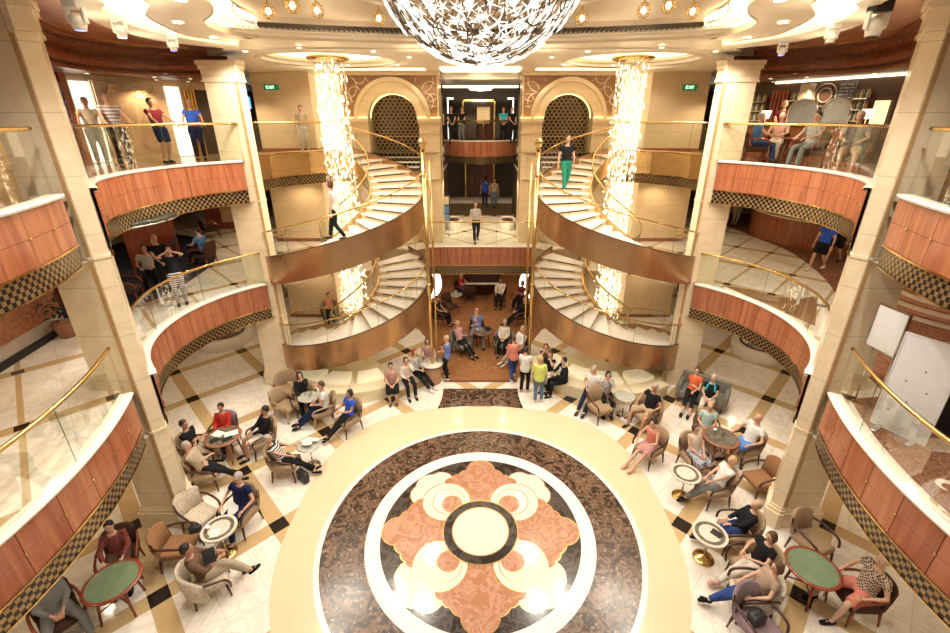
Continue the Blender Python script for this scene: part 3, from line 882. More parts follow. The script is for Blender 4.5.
# inner ring ceiling panel around the vents
ventF = [(x, 11.35 - 0.042 * x * x) for x in [-4.9 + 9.8 * k / 30 for k in range(31)]]
ventN = [(x, y - 0.80) for x, y in ventF]
m = MB(); m.poly(ventN + ventF[::-1], 10.05, 0, False); m.build('vent_strip', BLACK, ceiling)
m = MB()
for k in range(100):
    x = -4.85 + 9.7 * k / 99; y = 11.35 - 0.042 * x * x
    m.box((x - .02, y - .79, 10.00), (x + .005, y - .01, 10.04))
tag(m.build('vent_fins', plain('fin_brown', (.12, .08, .05), .4), ceiling))
m = MB(); inner = [(x, y - 1.6 - .3) for x, y in ventN]
pB2 = pB_out
m.ribbon(ventN, [(0, 9.99), (0, 10.10), (-0.06, 10.10)], 0); m.ribbon(ventF, [(0, 9.99), (0, 10.2)], 0)
m.build('vent_edge', CEILC, ceiling)
m = MB(); m.prism(pB_out[::1] + [(-4.6, 9.75)] + [(-2.5, 10.28), (0, 10.52), (2.5, 10.28)] + [(4.6, 9.75)] + mir(pB_out)[::-1], 10.08, 10.18)
m.build('centre_panel', plain('ceiling_tan', (0.62, 0.50, 0.36), .3, var=.03), ceiling)
m = MB(); cr = 2.6
m.ribbon([(2.2 * cos(2 * pi * k / 64), 7.04 + 2.2 * sin(2 * pi * k / 64)) for k in range(65)], [(0, 10.0), (0, 10.08), (.15, 10.08), (.15, 10.0)], 0, closed_prof=True)
m.build('centre_ring', CEILC, ceiling)
# stepped moulding behind the vents, then the low ceiling with two round domes
for k, (dy, z0) in enumerate([(0.03, 9.99), (0.20, 9.95), (0.62, 9.90)]):
    A = [(x * 1.04, y + dy) for x, y in ventF]
    m = MB(); m.prism(A + [(5.3, 12.6), (-5.3, 12.6)], z0, 10.2); m.build('moulding', CEILC, ceiling)
def circ(cx, cy, r, n=48): return [(cx + r * cos(2 * pi * k / n), cy + r * sin(2 * pi * k / n)) for k in range(n)]
E_CEIL = [(-9.3, 12.9), (-6.3, 12.9)] + [(-5.3, 12.2)]
back_outer = [(-5.3, 12.45), (5.3, 12.45), (6.2, 12.3), (7.0, 13.4), (7.6, 13.9), (9.3, 14.2), (9.3, 24), (-9.3, 24), (-9.3, 14.2), (-7.6, 13.9), (-7.0, 13.4), (-6.2, 12.3)]
m = MB(); LP = [[Vector((p[0], p[1], 9.86)) for p in back_outer]] + [[Vector((p[0], p[1], 9.86)) for p in circ(x, 14.7, 1.85)] for x in (-4.4, 4.4)]
FLAT = [q for l in LP for q in l]
for t in tessellate_polygon(LP):
    m.add([FLAT[i] for i in t], [(0, 1, 2)], 0)
m.ribbon(back_outer + back_outer[:1], [(0, 9.86), (0, 10.3)])
for x in (-4.4, 4.4): m.ribbon(circ(x, 14.7, 1.85) + circ(x, 14.7, 1.85)[:1], [(0, 9.86), (0, 10.3)])
m.build('low_ceiling', CEILC, ceiling)
for s in (-1, 1):
    m = MB(); m.lathe([(1.85, 9.84), (1.98, 9.82), (2.02, 9.86)], (s * 4.4, 14.7, 0), 48, caps=False); m.lathe([(1.72, 9.97), (1.85, 9.95), (1.85, 10.0)], (s * 4.4, 14.7, 0), 48, caps=False)
    m.build('dome_rim', CEILC, ceiling)
    m = MB()
    for k in range(8):
        a0, a1 = 2 * pi * k / 8 + .012, 2 * pi * (k + 1) / 8 - .012
        A = [(s * 4.4 + 1.72 * cos(a0 + (a1 - a0) * t / 6), 14.7 + 1.72 * sin(a0 + (a1 - a0) * t / 6), 10.05) for t in range(7)]
        m.add([(s * 4.4, 14.7, 10.12)] + A, [(0, t + 2, t + 1) for t in range(6)], 0)
    m.build('dome_light', emit('dome_glow', (1.0, .84, .58), 2.2), ceiling)
# bright cove between the pylons
m = MB(); m.box((-1.35, 16.6, 9.80), (1.35, 17.6, 9.85)); m.build('cove_light', COVE, ceiling)
for s in (-1, 1):
    m = MB(); m.box((min(s * 1.9, s * 4.9), 16.9, 9.83), (max(s * 1.9, s * 4.9), 17.3, 9.855)); m.build('cove_light', COVE2, ceiling)
m = MB(); m.lathe([(0, 9.36), (.45, 9.40), (.55, 9.5)], (0, 21.0, 0), 24); m.box((-1.6, 20.9, 9.5), (1.6, 21.2, 9.56)); m.build('lobby_light', COVE, ceiling)
# lower ceilings over the rooms of the top deck, wooden cornice arcs
for s in (-1, 1):
    f = (lambda p: p) if s < 0 else mir
    EA = cat([(-7.2, 5.0), (-7.5, 7.4), (-8.3, 9.1), (-9.3, 11.0), (-9.55, 12.3), (-9.0, 13.3), (-7.9, 13.75), (-7.0, 13.6)]); ea = EA
    m = MB(); m.prism(f([(-18, 3.0), (-7.2, 3.0)] + ea + [(-7.0, 14.0), (-9.3, 14.2), (-9.3, 24), (-18, 24)]), 9.42, 9.55)
    struct(m.build('ceiling', BROWNC))
    m = MB()
    for (k, z0, z1) in ((0.0, 9.36, 9.5), (-0.09, 9.5, 9.62), (-0.03, 9.62, 9.70), (.12, 9.70, 9.86), (0.05, 9.86, 10.02)):
        P = [(q[0] + n_[0] * k, q[1] + n_[1] * k) for q, n_ in zip(EA, normals(EA))]
        m.ribbon(f(P), [(0, z0), (0, z1), (.1 * -s, z1), (.1 * -s, z0)], 0, closed_prof=True)
    m.build('cornice', CHERRY, ceiling)
    # wood ceiling between the white rim and the cornice
    m = MB(); m.poly(f([(-5.0, 4.0)] + rim_out[2:-2] + [(-6.4, 13.2), (-7.0, 13.7)] + EA[::-1]), 10.03, 0, False)
    m.build('wood_ceiling', wood('ceiling_wood', (.44, .19, .10), (.32, .12, .06), 1.2, .3, 1), ceiling)
    m = MB(); m.ribbon([(p[0] , p[1]) for p in f([(q[0] + .45, q[1] - .1) for q in EA[4:-8]])], [(0, 10.0), (.03, 10.0), (.03, 10.03), (0, 10.03)], closed_prof=True); m.build('inlay_line', BRASS, ceiling)
    # long lit cove on the underside at the back of the room
    m = MB()
    if s > 0: m.prism(f([(-13.0, 10.0), (-12.6, 9.8), (-9.9, 16.6), (-10.3, 16.8)]), 9.36, 9.41); m.build('cove_light', COVE, ceiling)
# downlight fittings
def lampfit(x, y, z, r=.085):
    o = MB(); o.lathe([(r + .025, 0.0), (r + .025, -.012), (r, -.014)], n=18, caps=False); root = o.build('ceiling_light', WHITE)
    root.location = (x, y, z)
    m = MB(); m.lathe([(0.0, -.010), (r, -.012)], n=18); m.build('diffuser', LAMPW, root)
    return root
cl = [(tuple(at(a, b, 9.88)[:2]), i) for i, (a, b) in enumerate([(181, 1), (178, 23), (214, 38), (234, 43), (245, 50), (299, 46), (373, 50), (348, 64), (397, 64), (409, 56)])]
for (p, i) in cl:
    for s in (-1, 1):
        zc = 9.895 if i < 4 else 9.855
        l = lampfit(p[0] * -s, p[1], zc, .085 if i < 4 else .06)
        tag(l, 'small round recessed lamp in the cream ceiling of the atrium', 'ceiling light', 'recessed lamps in the cream atrium ceiling')
for s in (-1, 1):
    nm = 'left' if s < 0 else 'right'
    for (x, y) in [(8.6, 13.6), (9.6, 14.6), (10.2, 15.6), (8.9, 15.2), (11.2, 12.4), (10.6, 13.4), (9.7, 16.4)]:
        tag(lampfit(s * x, y, 9.42 if x > 9.4 else 9.42, .05), 'tiny round lamp in the dark ceiling of the %s top deck room' % nm, 'ceiling light', 'tiny lamps in the dark %s ceiling' % nm)
# globe pendants
for (a, b) in [(268, 10), (292, 4), (317, 9), (379, 17)]:
    for s in (-1, 1):
        p = at(a, b, 9.92)
        r = empty('pendant_lamp', (p.x * -s, p.y, 0)); tag(r, 'small round amber glass pendant with brass cage under the ceiling vents', 'pendant lamp', 'globe pendants around the big chandelier')
        m = MB(); m.tube([(0, 0, 10.0), (0, 0, 10.12)], .012, 6); m.lathe([(.05, 10.09), (.05, 10.12)], n=10); m.build('stem', BRASS, r)
        m = MB(); m.ell((0, 0, 9.9), (.045, .045, .05)); m.build('bulb', LAMPW, r)
        m = MB()
        for k in range(6):
            q = pi * k / 6; m.tube([(.105 * cos(q) * sin(t), .105 * sin(q) * sin(t), 9.9 + .11 * cos(t)) for t in [2 * pi * j / 16 for j in range(17)]], .005, 4, caps=False)
        for zz_, rr in ((.05, .095), (0, .107), (-.05, .095)):
            m.tube([(rr * cos(2 * pi * j / 16), rr * sin(2 * pi * j / 16), 9.9 + zz_) for j in range(17)], .005, 4, caps=False)
        m.build('cage', BRASS, r)
# the great bowl chandelier
ch = empty('bowl_chandelier', (0, 6.95, 0)); tag(ch, 'huge bowl shaped chandelier of white glass stars on looping dark wires', 'chandelier')
STARG = emit('star_glass', (1.0, 0.95, 0.88), 1.1)
rnd = random.Random(3); stars = []
NS = 400; RX, RZ, ZC = 1.42, 1.34, 10.30
def bowl(u, v, k=1.0): # u azimuth, v polar from the bottom
    return Vector((RX * k * sin(v) * cos(u), RX * k * sin(v) * sin(u), ZC - RZ * k * cos(v)))
for i in range(NS):
    v = math.acos(1 - (i + .5) / NS * 0.98); u = i * 2.39996 + rnd.uniform(-.1, .1)
    k = rnd.choice([1.0, 1.0, .93, .85]); c = bowl(u, v, k)
    nrm = (c - Vector((0, 0, ZC))).normalized(); t1 = nrm.orthogonal().normalized(); t2 = nrm.cross(t1)
    mm = MB(); pts = []; na = rnd.choice([4, 5, 5]); a0 = rnd.uniform(0, 6.28); R_ = rnd.uniform(.08, .15)
    for j in range(na * 2):
        a = a0 + pi * j / na; rr = R_ * rnd.uniform(.8, 1.25) if j % 2 == 0 else R_ * .15
        pts.append(c + t1 * rr * cos(a) + t2 * rr * sin(a))
    vs = pts + [c + nrm * .022, c - nrm * .022]; n2 = len(pts)
    fs = [(j, (j + 1) % n2, n2) for j in range(n2)] + [((j + 1) % n2, j, n2 + 1) for j in range(n2)]
    mm.add(vs, fs, 0); stars.append((c.y, mm))
stars.sort(key=lambda q: q[0])
for i, (y, mm) in enumerate(stars[:100]): mm.build('glass_star', STARG, ch)
rest = MB()
for y, mm in stars[100:]: rest.add(mm.v, mm.f, 0)
tag(rest.build('glass_stars', STARG, ch), kind='stuff')
m = MB()
for i in range(90):
    u = rnd.uniform(0, 2 * pi); v = math.acos(1 - rnd.random() * .95); c = bowl(u, v, .96); nrm = (c - Vector((0, 0, ZC))).normalized(); t1 = nrm.orthogonal().normalized(); t2 = nrm.cross(t1)
    R_ = rnd.uniform(.12, .3)
    m.tube([c + t1 * R_ * cos(q) + t2 * R_ * sin(q) - nrm * .5 * R_ * R_ for q in [rnd.uniform(4, 5.5) * j / 14 for j in range(15)]], .008, 4)
for i in range(14):
    u = 2 * pi * i / 14; m.tube([bowl(u + .5 * sin(v * 2), v, .97) for v in [1.5 * j / 14 for j in range(15)]], .008, 4)
m.build('wire_loops', plain('wire_dark', (.16, .12, .08), .4, .5), ch)
m = MB(); m.tube([(RX * cos(2 * pi * k / 48), RX * sin(2 * pi * k / 48), 10.16) for k in range(49)], .035, 8); m.build('top_ring', CHROME, ch)
for i in range(7):
    m = MB(); a = 2 * pi * i / 7; m.ell((.75 * cos(a), .75 * sin(a), 9.85), (.05, .05, .07), u=8, v=6); m.build('bulb', LAMPW, ch)
# moving stage lights and small cameras in the wood ceiling
def stagelight(a, b, z, s, lit, label, big=1.0):
    big *= .78
    p = at(a, b, z); r = empty('stage_light', (p.x, p.y, p.z)); tag(r, label, 'stage light')
    m = MB(); m.rbox((-.12 * big, -.10 * big, .16 * big), (.12 * big, .10 * big, 10.0 - z), .02); m.build('base', BLACK if big > 1 else WHITE, r)
    for q in (-1, 1):
        m = MB(); m.rbox((q * .13 * big - .02, -.04 * big, -.04 * big), (q * .13 * big + .02, .04 * big, .18 * big), .015); m.build('yoke', WHITE, r)
    m = MB(); m.ell((0, 0, 0), (.115 * big, .13 * big, .12 * big)); m.lathe([(.09 * big, -.13 * big), (.1 * big, -.05 * big)], n=16); m.build('head', WHITE, r)
    m = MB(); m.lathe([(0, -.135 * big), (.07 * big, -.133 * big)], n=16); m.build('lens', lit, r)
LB = emit('lens_blue', (.15, .2, 1.0), 5); LBW = emit('lens_white_blue', (.55, .6, 1.0), 22); LD = plain('lens_dark', (.03, .03, .08), .1)
stagelight(78, 21, 9.62, -1, LB, 'white moving stage light with a blue lens nearest the left front column', 1.2)
stagelight(121, 31, 9.66, -1, LBW, 'glowing violet stage light in the left wooden ceiling', 1.0)
stagelight(173, 46, 9.70, -1, LB, 'small white stage light with a blue lens above the left balcony, furthest back', .9)
stagelight(875, 26, 9.62, 1, LD, 'white moving stage light on a black mount beside the right front column', 1.4)
stagelight(831, 37, 9.68, 1, LD, 'white stage light half hidden above the right ceiling rim', 1.0)
stagelight(782, 51, 9.70, 1, LB, 'small white stage light with a blue lens above the right balcony, furthest back', .9)
# exit signs on the pillar blocks
def glyphs(m, text, x0, y, z0, h, mi=0):
    F = {'E': ['1111', '1', '111', '1', '1111'], 'X': ['1001', '0110', '0110', '0110', '1001'], 'I': ['1', '1', '1', '1', '1'], 'T': ['111', '010', '010', '010', '010']}
    x = x0; c = h / 5
    for chh in text:
        g = F[chh]; w = max(len(r) for r in g)
        for j, r in enumerate(g):
            for i, q in enumerate(r):
                if q == '1': m.box((x + i * c, y - .012, z0 + h - (j + 1) * c), (x + (i + 1) * c, y, z0 + h - j * c), mi)
        x += (w + 1) * c
for s in (-1, 1):
    r = empty('exit_sign', (s * 7.75, 18.24, 9.35)); tag(r, 'small green exit sign high on the %s cream pillar' % ('left' if s < 0 else 'right'), 'sign')
    m = MB(); m.box((-.26, -.05, -.09), (.26, .05, .09)); m.build('box', emit('exit_green', (0.0, .16, .05), .6), r)
    m = MB(); glyphs(m, 'EXIT', -.17, -.052, -.05, .10); m.build('letters', emit('exit_white', (.8, 1, .85), 1.5), r)
# ================================================================== rooms round the atrium
def wallframe(W0, W1):
    """local frame of a wall: x along it, y out of it towards the atrium"""
    a = Vector((W0[0], W0[1], 0)); e = (Vector((W1[0], W1[1], 0)) - a).normalized()
    n = Vector((e.y, -e.x, 0))
    if n.dot(Vector((0, 8, 0)) - a) < 0: n = -n
    return Matrix(((e.x, n.x, 0, a.x), (e.y, n.y, 0, a.y), (0, 0, 1, 0), (0, 0, 0, 1)))
def along(pxx, W0, W1):
    r = (pxx - 480.5) / FPX / 1.0808
    ex, ey = W1[0] - W0[0], W1[1] - W0[1]; L = sqrt(ex * ex + ey * ey)
    t = (r * W0[1] - W0[0]) / (ex - r * ey)
    return t * L
def text_mesh(body, size, name, mat, parent, M, shear=0.3, ext=0.012):
    cu = bpy.data.curves.new('t', 'FONT'); cu.body = body; cu.size = size; cu.shear = shear; cu.extrude = ext; cu.align_x = 'CENTER'
    o = bpy.data.objects.new('t', cu); COL.objects.link(o)
    bpy.context.view_layer.update()
    me = bpy.data.meshes.new_from_object(o.evaluated_get(bpy.context.evaluated_depsgraph_get()))
    bpy.data.objects.remove(o); bpy.data.curves.remove(cu)
    me.transform(M); me.materials.clear(); me.materials.append(mat)
    q = bpy.data.objects.new(name, me); COL.objects.link(q); ALL.append(q)
    if parent: q.parent = parent
    return q
W0, W1 = (-13.2, 9.2), (-9.7, 17.3)
WL = wallframe(W0, W1)
m = MB(); m.box((-5, -.3, D7), (9.5, 0, 9.42), 0, WL); wl7 = struct(m.build('wall_left', plain('shop_wall', (0.62, 0.46, 0.28), .35)))
A = lambda p: along(p, W0, W1)
def wbox(p0, p1, z0, z1, y0, y1, name, mat, parent, F=WL, AA=None):
    AA = AA or A
    m = MB(); m.box((AA(p0), y0, z0), (AA(p1), y1, z1), 0, F); return m.build(name, mat, parent)
BRMARB = marble('brown_marble', (0.52, 0.36, 0.21), (0.30, 0.18, 0.09), 0.7, 0.15, 0.9)
wbox(101, 160, D7, 9.3, 0, .05, 'marble_panel', BRMARB, wl7)
wbox(66, 73, D7, 9.42, 0, .25, 'post', wood('post_orange', (.42, .15, .06), (.3, .09, .04), 2, .2), wl7)
wbox(97, 98.5, D7, 9.3, 0, .1, 'chrome_strip', CHROME, wl7); wbox(99.6, 100.8, D7, 9.3, 0, .1, 'chrome_strip', CHROME, wl7)
wbox(73.5, 75.5, D7, 9.3, 0, .18, 'chrome_strip', CHROME, wl7)
for p0, p1, nm in ((79, 96, 'broad'), (171, 184, 'narrow')):
    wbox(p0, p1, D7 + .02, 9.25, 0.0, .07, 'light_panel', emit('panel_white', (1, .95, .84), 1.4), wl7)
for k in range(4): wbox(188 + k * 3, 189.4 + k * 3, D7, 9.2, 0, .08, 'gold_bar', BRASS, wl7)
wbox(199.5, 232, D7, 9.2, 0, .03, 'dark_opening', DARKW, wl7)
M = WL @ Matrix.Translation((A(131), .06, 8.42)) @ Matrix.Rotation(pi / 2, 4, 'X')
sg = empty('shop_sign')
for ch_, px_ in (('F', 114), ('c', 141), ('e', 146)):
    text_mesh(ch_, .5, 'letter', plain('sign_gold', (.85, .62, .25), .35), sg, WL @ Matrix.Translation((A(px_), .065, 8.86)) @ Matrix.Rotation(pi / 2, 4, 'X'), .45)
tag(sg, 'gold cursive sign letters on the brown marble shop wall', 'sign')
# shelves with goods at the left edge of the shop
sh = empty('shop_shelf'); tag(sh, 'blue lit glass shop shelves crowded with goods behind the left front column', 'shelf')
m = MB(); m.box((A(38), 0, D7), (A(64), .05, 9.2), 0, WL); m.build('back_panel', emit('shelf_blue', (.45, .62, 1.0), .5), sh)
for k in range(5):
    m = MB(); m.box((A(38), 0, D7 + .35 + .42 * k), (A(64), .4, D7 + .38 + .42 * k), 0, WL); m.build('shelf_board', CHROME, sh)
rnd = random.Random(9)
gcol = [plain('goods_%d' % i, c, .4) for i, c in enumerate([(.02, .05, .2), (.7, .7, .75), (.03, .03, .04), (.2, .35, .6), (.5, .1, .1)])]
for k in range(5):
    for j in range(6):
        w = (A(64) - A(38)); x = A(38) + w * (j + .3) / 6; h = rnd.uniform(.14, .3)
        m = MB(); m.rbox((x, .08, D7 + .381 + .42 * k), (x + w / 9, .28, D7 + .38 + .42 * k + h), .02, 0, WL)
        tag(m.build('shop_box', gcol[rnd.randrange(5)]), 'small boxed item on the blue lit shop shelves', 'box', 'goods on the blue lit shop shelves')
# railing mirrors and dark room further back, with a screen
m = MB(); m.box((-18, 22.5, D7), (-8.6, 22.7, 9.42)); m.box((8.6, 22.5, D7), (18, 22.7, 9.42)); struct(m.build('wall_back', DARKW))
def screen(x0, x1, y, z0, z1, mat, label, name='screen', cat='screen', frame=BLACK, F=None):
    m = MB(); m.box((x0 - .04, y, z0 - .04), (x1 + .04, y + .06, z1 + .04), 0, F); o = m.build(name, frame)
    m = MB(); m.box((x0, y - .012, z0), (x1, y, z1), 0, F); m.build('picture', mat, o); tag(o, label, cat); return o
screen(-12.1, -10.6, 22.44, 8.7, 9.2, emit('tv_blue', (.12, .5, .8), 1.8), 'blue lit television in the dark room behind the left column')
# right top deck bar
V0, V1 = (9.7, 17.3), (13.2, 9.2)
WR = wallframe(V0, V1); B = lambda p: along(p, V0, V1)
m = MB(); m.box((-1, -.3, D7), (14, 0, 9.42), 0, WR); wr7 = struct(m.build('wall_right', plain('bar_wall', (0.06, 0.026, 0.016), .3)))
def rb(p0, p1, z0, z1, y0, y1, name, mat, parent): return wbox(p0, p1, z0, z1, y0, y1, name, mat, parent, WR, B)
rb(799, 808, D7, 9.3, 0, .3, 'light_pillar', plain('stone_pillar', (.55, .45, .35), .3), wr7)
for k in range(5):
    rb(768 + k * 3.4, 770 + k * 3.4, 7.9, 9.15, .02, .06, 'red_strip', wood('strip_red', (.45, .12, .06), (.3, .06, .03), 3, .3), wr7)
def bar_shelf(p0, p1, lab):
    r = empty('bottle_shelf'); tag(r, lab, 'shelf')
    for z in (8.2, 8.5, 8.8): rb(p0, p1, z, z + .025, .02, .25, 'shelf_board', CHROME, r)
    n = 7
    for z in (8.225, 8.525, 8.825):
        for j in range(n):
            x = B(p0) + (B(p1) - B(p0)) * (j + .5) / n
            m = MB(); m.lathe([(.03, 0), (.032, .14), (.012, .18), (.012, .23)], (x, .13, z), 8, 0, True, WR)
            tag(m.build('bottle', [gcol[1], plain('amber', (.5, .25, .05), .1), plain('green_glass', (.05, .2, .12), .1)][(j + int(z * 10)) % 3]), 'small bottle ' + lab[lab.index('on the'):] if 'on the' in lab else 'small bottle on the ' + lab, 'bottle', 'bottles, ' + lab)
bar_shelf(752, 765, 'chrome bottle shelves left of the red strips on the bar wall')
bar_shelf(789, 797, 'chrome bottle shelves between the red strips and the stone pillar')
bar_shelf(852, 866, 'chrome bottle shelves between the chalkboard and the menu')
o = rb(832, 849, 8.0, 9.3, .02, .07, 'chalkboard', plain('slate', (.10, .11, .12), .6), None); tag(o, 'tall grey chalkboard on the bar wall right of the arched mirror', 'chalkboard')
m = MB(); rnd = random.Random(2)
for k in range(12):
    z = 9.2 - k * .09; x = B(833.5); 
    while x < B(847.5): 
        w = rnd.uniform(.04, .16); m.box((x, .071, z), (x + w, .074, z + .03), 0, WR); x += w + .04
m.build('chalk_lines', plain('chalk', (.45, .47, .48), .8), o)
o = rb(872, 886, 8.05, 8.75, .03, .09, 'menu_board', emit('menu_glow', (1.0, .78, .35), 1.6), None); tag(o, 'glowing yellow menu board on the bar wall near the right column', 'menu board')
# round wall ornament
m = MB(); x = B(820)
for r_ in (.32, .2): m.tube([WR @ Vector((x + r_ * cos(2 * pi * k / 24), .06, 8.95 + r_ * sin(2 * pi * k / 24))) for k in range(25)], .02, 6)
o = m.build('wall_ornament', plain('orn', (.35, .30, .25), .3, .6)); tag(o, 'pair of round metal rings hung on the dark bar wall', 'ornament')
# two arched mirrored screens standing on the counter
cnt = MB(); cnt.box((B(765), .9, D7), (B(893), 1.3, 8.05), 0, WR); c_ = cnt.build('bar_counter', CHERRY); tag(c_, 'long dark bar counter along the right top deck', 'counter')
cnt = MB(); cnt.box((B(765) - .05, .85, 8.05), (B(893) + .05, 1.35, 8.10), 0, WR); cnt.build('counter_top', DKWOOD, c_)
for (p0, p1, lab) in ((806, 834, 'left'), (839, 867, 'right')):
    xa, xb = B(p0) + .15, B(p1) + .15; cx_ = (xa + xb) / 2; hw = (xb - xa) / 2
    r = empty('arched_screen'); tag(r, 'arched silver glass screen standing on the bar counter, %s one of two' % lab, 'screen')
    P = [(cx_ + hw * cos(pi * k / 20), 8.14 + .34 + .34 * sin(pi * k / 20)) for k in range(21)] + [(cx_ - hw, 8.10), (cx_ + hw, 8.10)]
    m = MB(); m.prism(P, 0, .03); m.v = [tuple(WR @ Vector((q[0], 1.08 + q[2], q[1]))) for q in m.v]; m.build('glass', plain('silver_glass', (.42, .45, .47), .2, .3), r)
    m = MB(); m.tube([WR @ Vector((q[0], 1.12, q[1])) for q in P + P[:1]], .028, 6); m.build('frame', CHROME, r)
for (p, lab) in ((788, 'shaded bar lamp at the left end of the bar counter'), (890, 'shaded bar lamp at the right end of the bar counter')):
    r = empty('table_lamp', WR @ Vector((B(p), 1.1, 8.10))); tag(r, 'glowing ' + lab, 'lamp')
    m = MB(); m.lathe([(.07, 0), (.06, .02), (.015, .04), (.015, .2)], n=12); m.build('base', BRASS, r)
    m = MB(); m.lathe([(.09, .18), (.14, .42)], n=16); m.build('lamp_shade', emit('shade_glow', (1, .8, .55), 3), r)
# --- middle deck, left: cafe corner
def floorpatch(pts, z, mat, name, label, cat='carpet', t=.008):
    m = MB(); m.prism(pts, z, z + t); o = m.build(name, mat); tag(o, label, cat); return o
def P6(l): return [tuple(at(a, b, D6)[:2]) for a, b in l]
NAVY = carpet_mat('navy_carpet', (.012, .014, .03), (.03, .03, .05), (.05, .045, .06), 8)
cpts = cat(P6([(118, 312), (165, 296), (197, 276), (214, 262), (214, 248), (196, 238), (175, 234)])) + [(-15, 18), (-15, 9)]
floorpatch(cpts, D6, NAVY, 'carpet', 'dark navy carpet of the cafe corner on the left middle deck')
rc = empty('round_canopy', (-8.75, 10.45, 5.95)); tag(rc, 'dark green round canopy hung under the left top balcony', 'canopy')
m = MB(); m.lathe([(0, .0), (1.15, .03), (1.35, .12), (1.37, .2), (1.2, .22)], n=40); m.build('shell', plain('bronze_green', (.05, .055, .04), .15, .3), rc)
m = MB(); m.tube([(1.37 * cos(2 * pi * k / 48), 1.37 * sin(2 * pi * k / 48), .12) for k in range(49)], .02, 6); m.build('rim', CHROME, rc)
for (x, y, a, lab) in [(-11.6, 11.2, 70, 'nearest the left front column'), (-12.0, 13.0, 75, 'in the middle of the cafe'), (-11.5, 15.2, 60, 'furthest back in the cafe')]:
    r = empty('wooden_partition', (x, y, D6), radians(a)); tag(r, 'reddish wooden cafe partition ' + lab, 'partition')
    m = MB(); m.rbox((-.8, -.04, 0), (.8, .04, 1.5), .02); m.build('panel', REDWOOD, r)
    m = MB(); m.ell((0, -.05, .8), (.07, .02, .12)); m.build('oval_inlay', plain('inlay', (.6, .4, .2), .3), r)
r = empty('cabinet', (-11.9, 21.0, D6), radians(20)); tag(r, 'reddish wooden cabinet with pale panel at the back of the left middle deck', 'cabinet')
m = MB(); m.rbox((-.9, -.4, 0), (.9, .4, 1.3), .02); m.build('body', REDWOOD, r)
m = MB(); m.rbox((-.25, -.43, .3), (.25, -.40, 1.1), .01); m.build('panel', plain('inlay', (.6, .4, .2), .3), r)
# left front of the middle deck: bar front
c0, c1 = Vector((-9.35, 5.0, 0)), Vector((-10.2, 10.0, 0))
WB = wallframe((-9.35, 4.5), (-10.2, 9.9))
r = empty('bar_counter'); tag(r, 'carved cherry wood bar front over a pale marble strip, left middle deck', 'counter')
m = MB(); m.box((0, -.9, D6 + .42), (5.5, 0, D6 + 1.75), 0, WB); m.build('front', CHERRY, r)
m = MB(); m.box((0, -.88, D6 + .12), (5.5, -.02, D6 + .42), 0, WB); m.build('marble_strip', marble('grey_marble', (.5, .42, .34), (.3, .25, .2), 1, .2, .4), r)
m = MB(); m.box((-.1, -.9, D6), (5.55, .10, D6 + .12), 0, WB); m.build('black_plinth', BLACK, r)
for k in range(4):
    m = MB(); x = .9 + 1.25 * k
    for r_ in (.34, .26): m.tube([WB @ Vector((x + r_ * cos(2 * pi * j / 24), .0, D6 + 1.08 + r_ * 1.2 * sin(2 * pi * j / 24))) for j in range(25)], .018, 6)
    m.build('carved_ring', CHERRY, r)
r = empty('planter', tuple(at(69, 336, D6))); tag(r, 'terracotta planter with dark leafy plant beside the cherry bar front', 'planter')
m = MB(); m.lathe([(.16, 0), (.24, .35), (.26, .37), (.22, .37)], n=20); m.build('pot', plain('terracotta', (.38, .17, .09), .5), r)
m = MB(); rnd = random.Random(8)
for k in range(90):
    a = rnd.uniform(0, 6.28); h = rnd.uniform(.4, 1.0); q = rnd.uniform(.05, .3)
    c = Vector((q * cos(a), q * sin(a), h)); d = Vector((cos(a), sin(a), rnd.uniform(-.3, .8))) * .12; w = Vector((-sin(a), cos(a), 0)) * .035
    m.add([c, c + d * .5 + w, c + d, c + d * .5 - w], [(0, 1, 2, 3)])
tag(m.build('leaves', plain('dark_leaf', (.012, .03, .014), .5), r), kind='stuff')
# scroll motif of the right carpet; on the left floor a painted reflection
def scroll(mb, cx, cy, sc, rot, z):
    for (dx, dy, r0, t0, t1) in [(0, 0, .42, 0, 4.6), (.62, .1, .30, 2.6, 7.4), (.3, -.5, .26, 1, 5.5), (-.35, .45, .22, -1.2, 3.2)]:
        pts = []
        for k in range(17):
            t = t0 + (t1 - t0) * k / 16; rr = r0 * (1 - .55 * k / 16)
            x, y = dx + rr * cos(t), dy + rr * sin(t)
            pts.append((cx + sc * (x * cos(rot) - y * sin(rot)), cy + sc * (x * sin(rot) + y * cos(rot)), z))
        mb.tube(pts, [(.07 * sc * (1 - .6 * k / 16), .004) for k in range(17)], 6, side=None)
CARP6 = carpet_mat('foyer_carpet', (.14, .05, .03), (.22, .09, .05), (.30, .15, .09), 12)
fc = floorpatch([(p[0] + .42, p[1]) for p in mir(E_F[10:])] + [(7.6, 7.0), (8.0, 8.6), (12.4, 9.4), (12.4, 1.5), (6.9, 1.5)], D6, CARP6, 'carpet', 'red brown carpet with white scroll motif in the right front of the middle deck')
m = MB()
def flat_scroll(mb, cx, cy, sc, rot, z):
    for (dx, dy, r0, t0, t1) in [(0, 0, .42, 0, 4.6), (.62, .1, .30, 2.6, 7.4), (.3, -.5, .26, 1, 5.5), (-.35, .45, .22, -1.2, 3.2)]:
        L_, R_ = [], []
        for k in range(17):
            t = t0 + (t1 - t0) * k / 16; rr = r0 * (1 - .5 * k / 16); w = .085 * (1 - .7 * k / 16)
            for lst, q in ((L_, rr + w), (R_, rr - w)):
                x, y = dx + q * cos(t), dy + q * sin(t)
                lst.append((cx + sc * (x * cos(rot) - y * sin(rot)), cy + sc * (x * sin(rot) + y * cos(rot)), z))
        z += .0006
        for k in range(16): mb.add([L_[k], L_[k + 1], R_[k + 1], R_[k]], [(0, 1, 2, 3)])
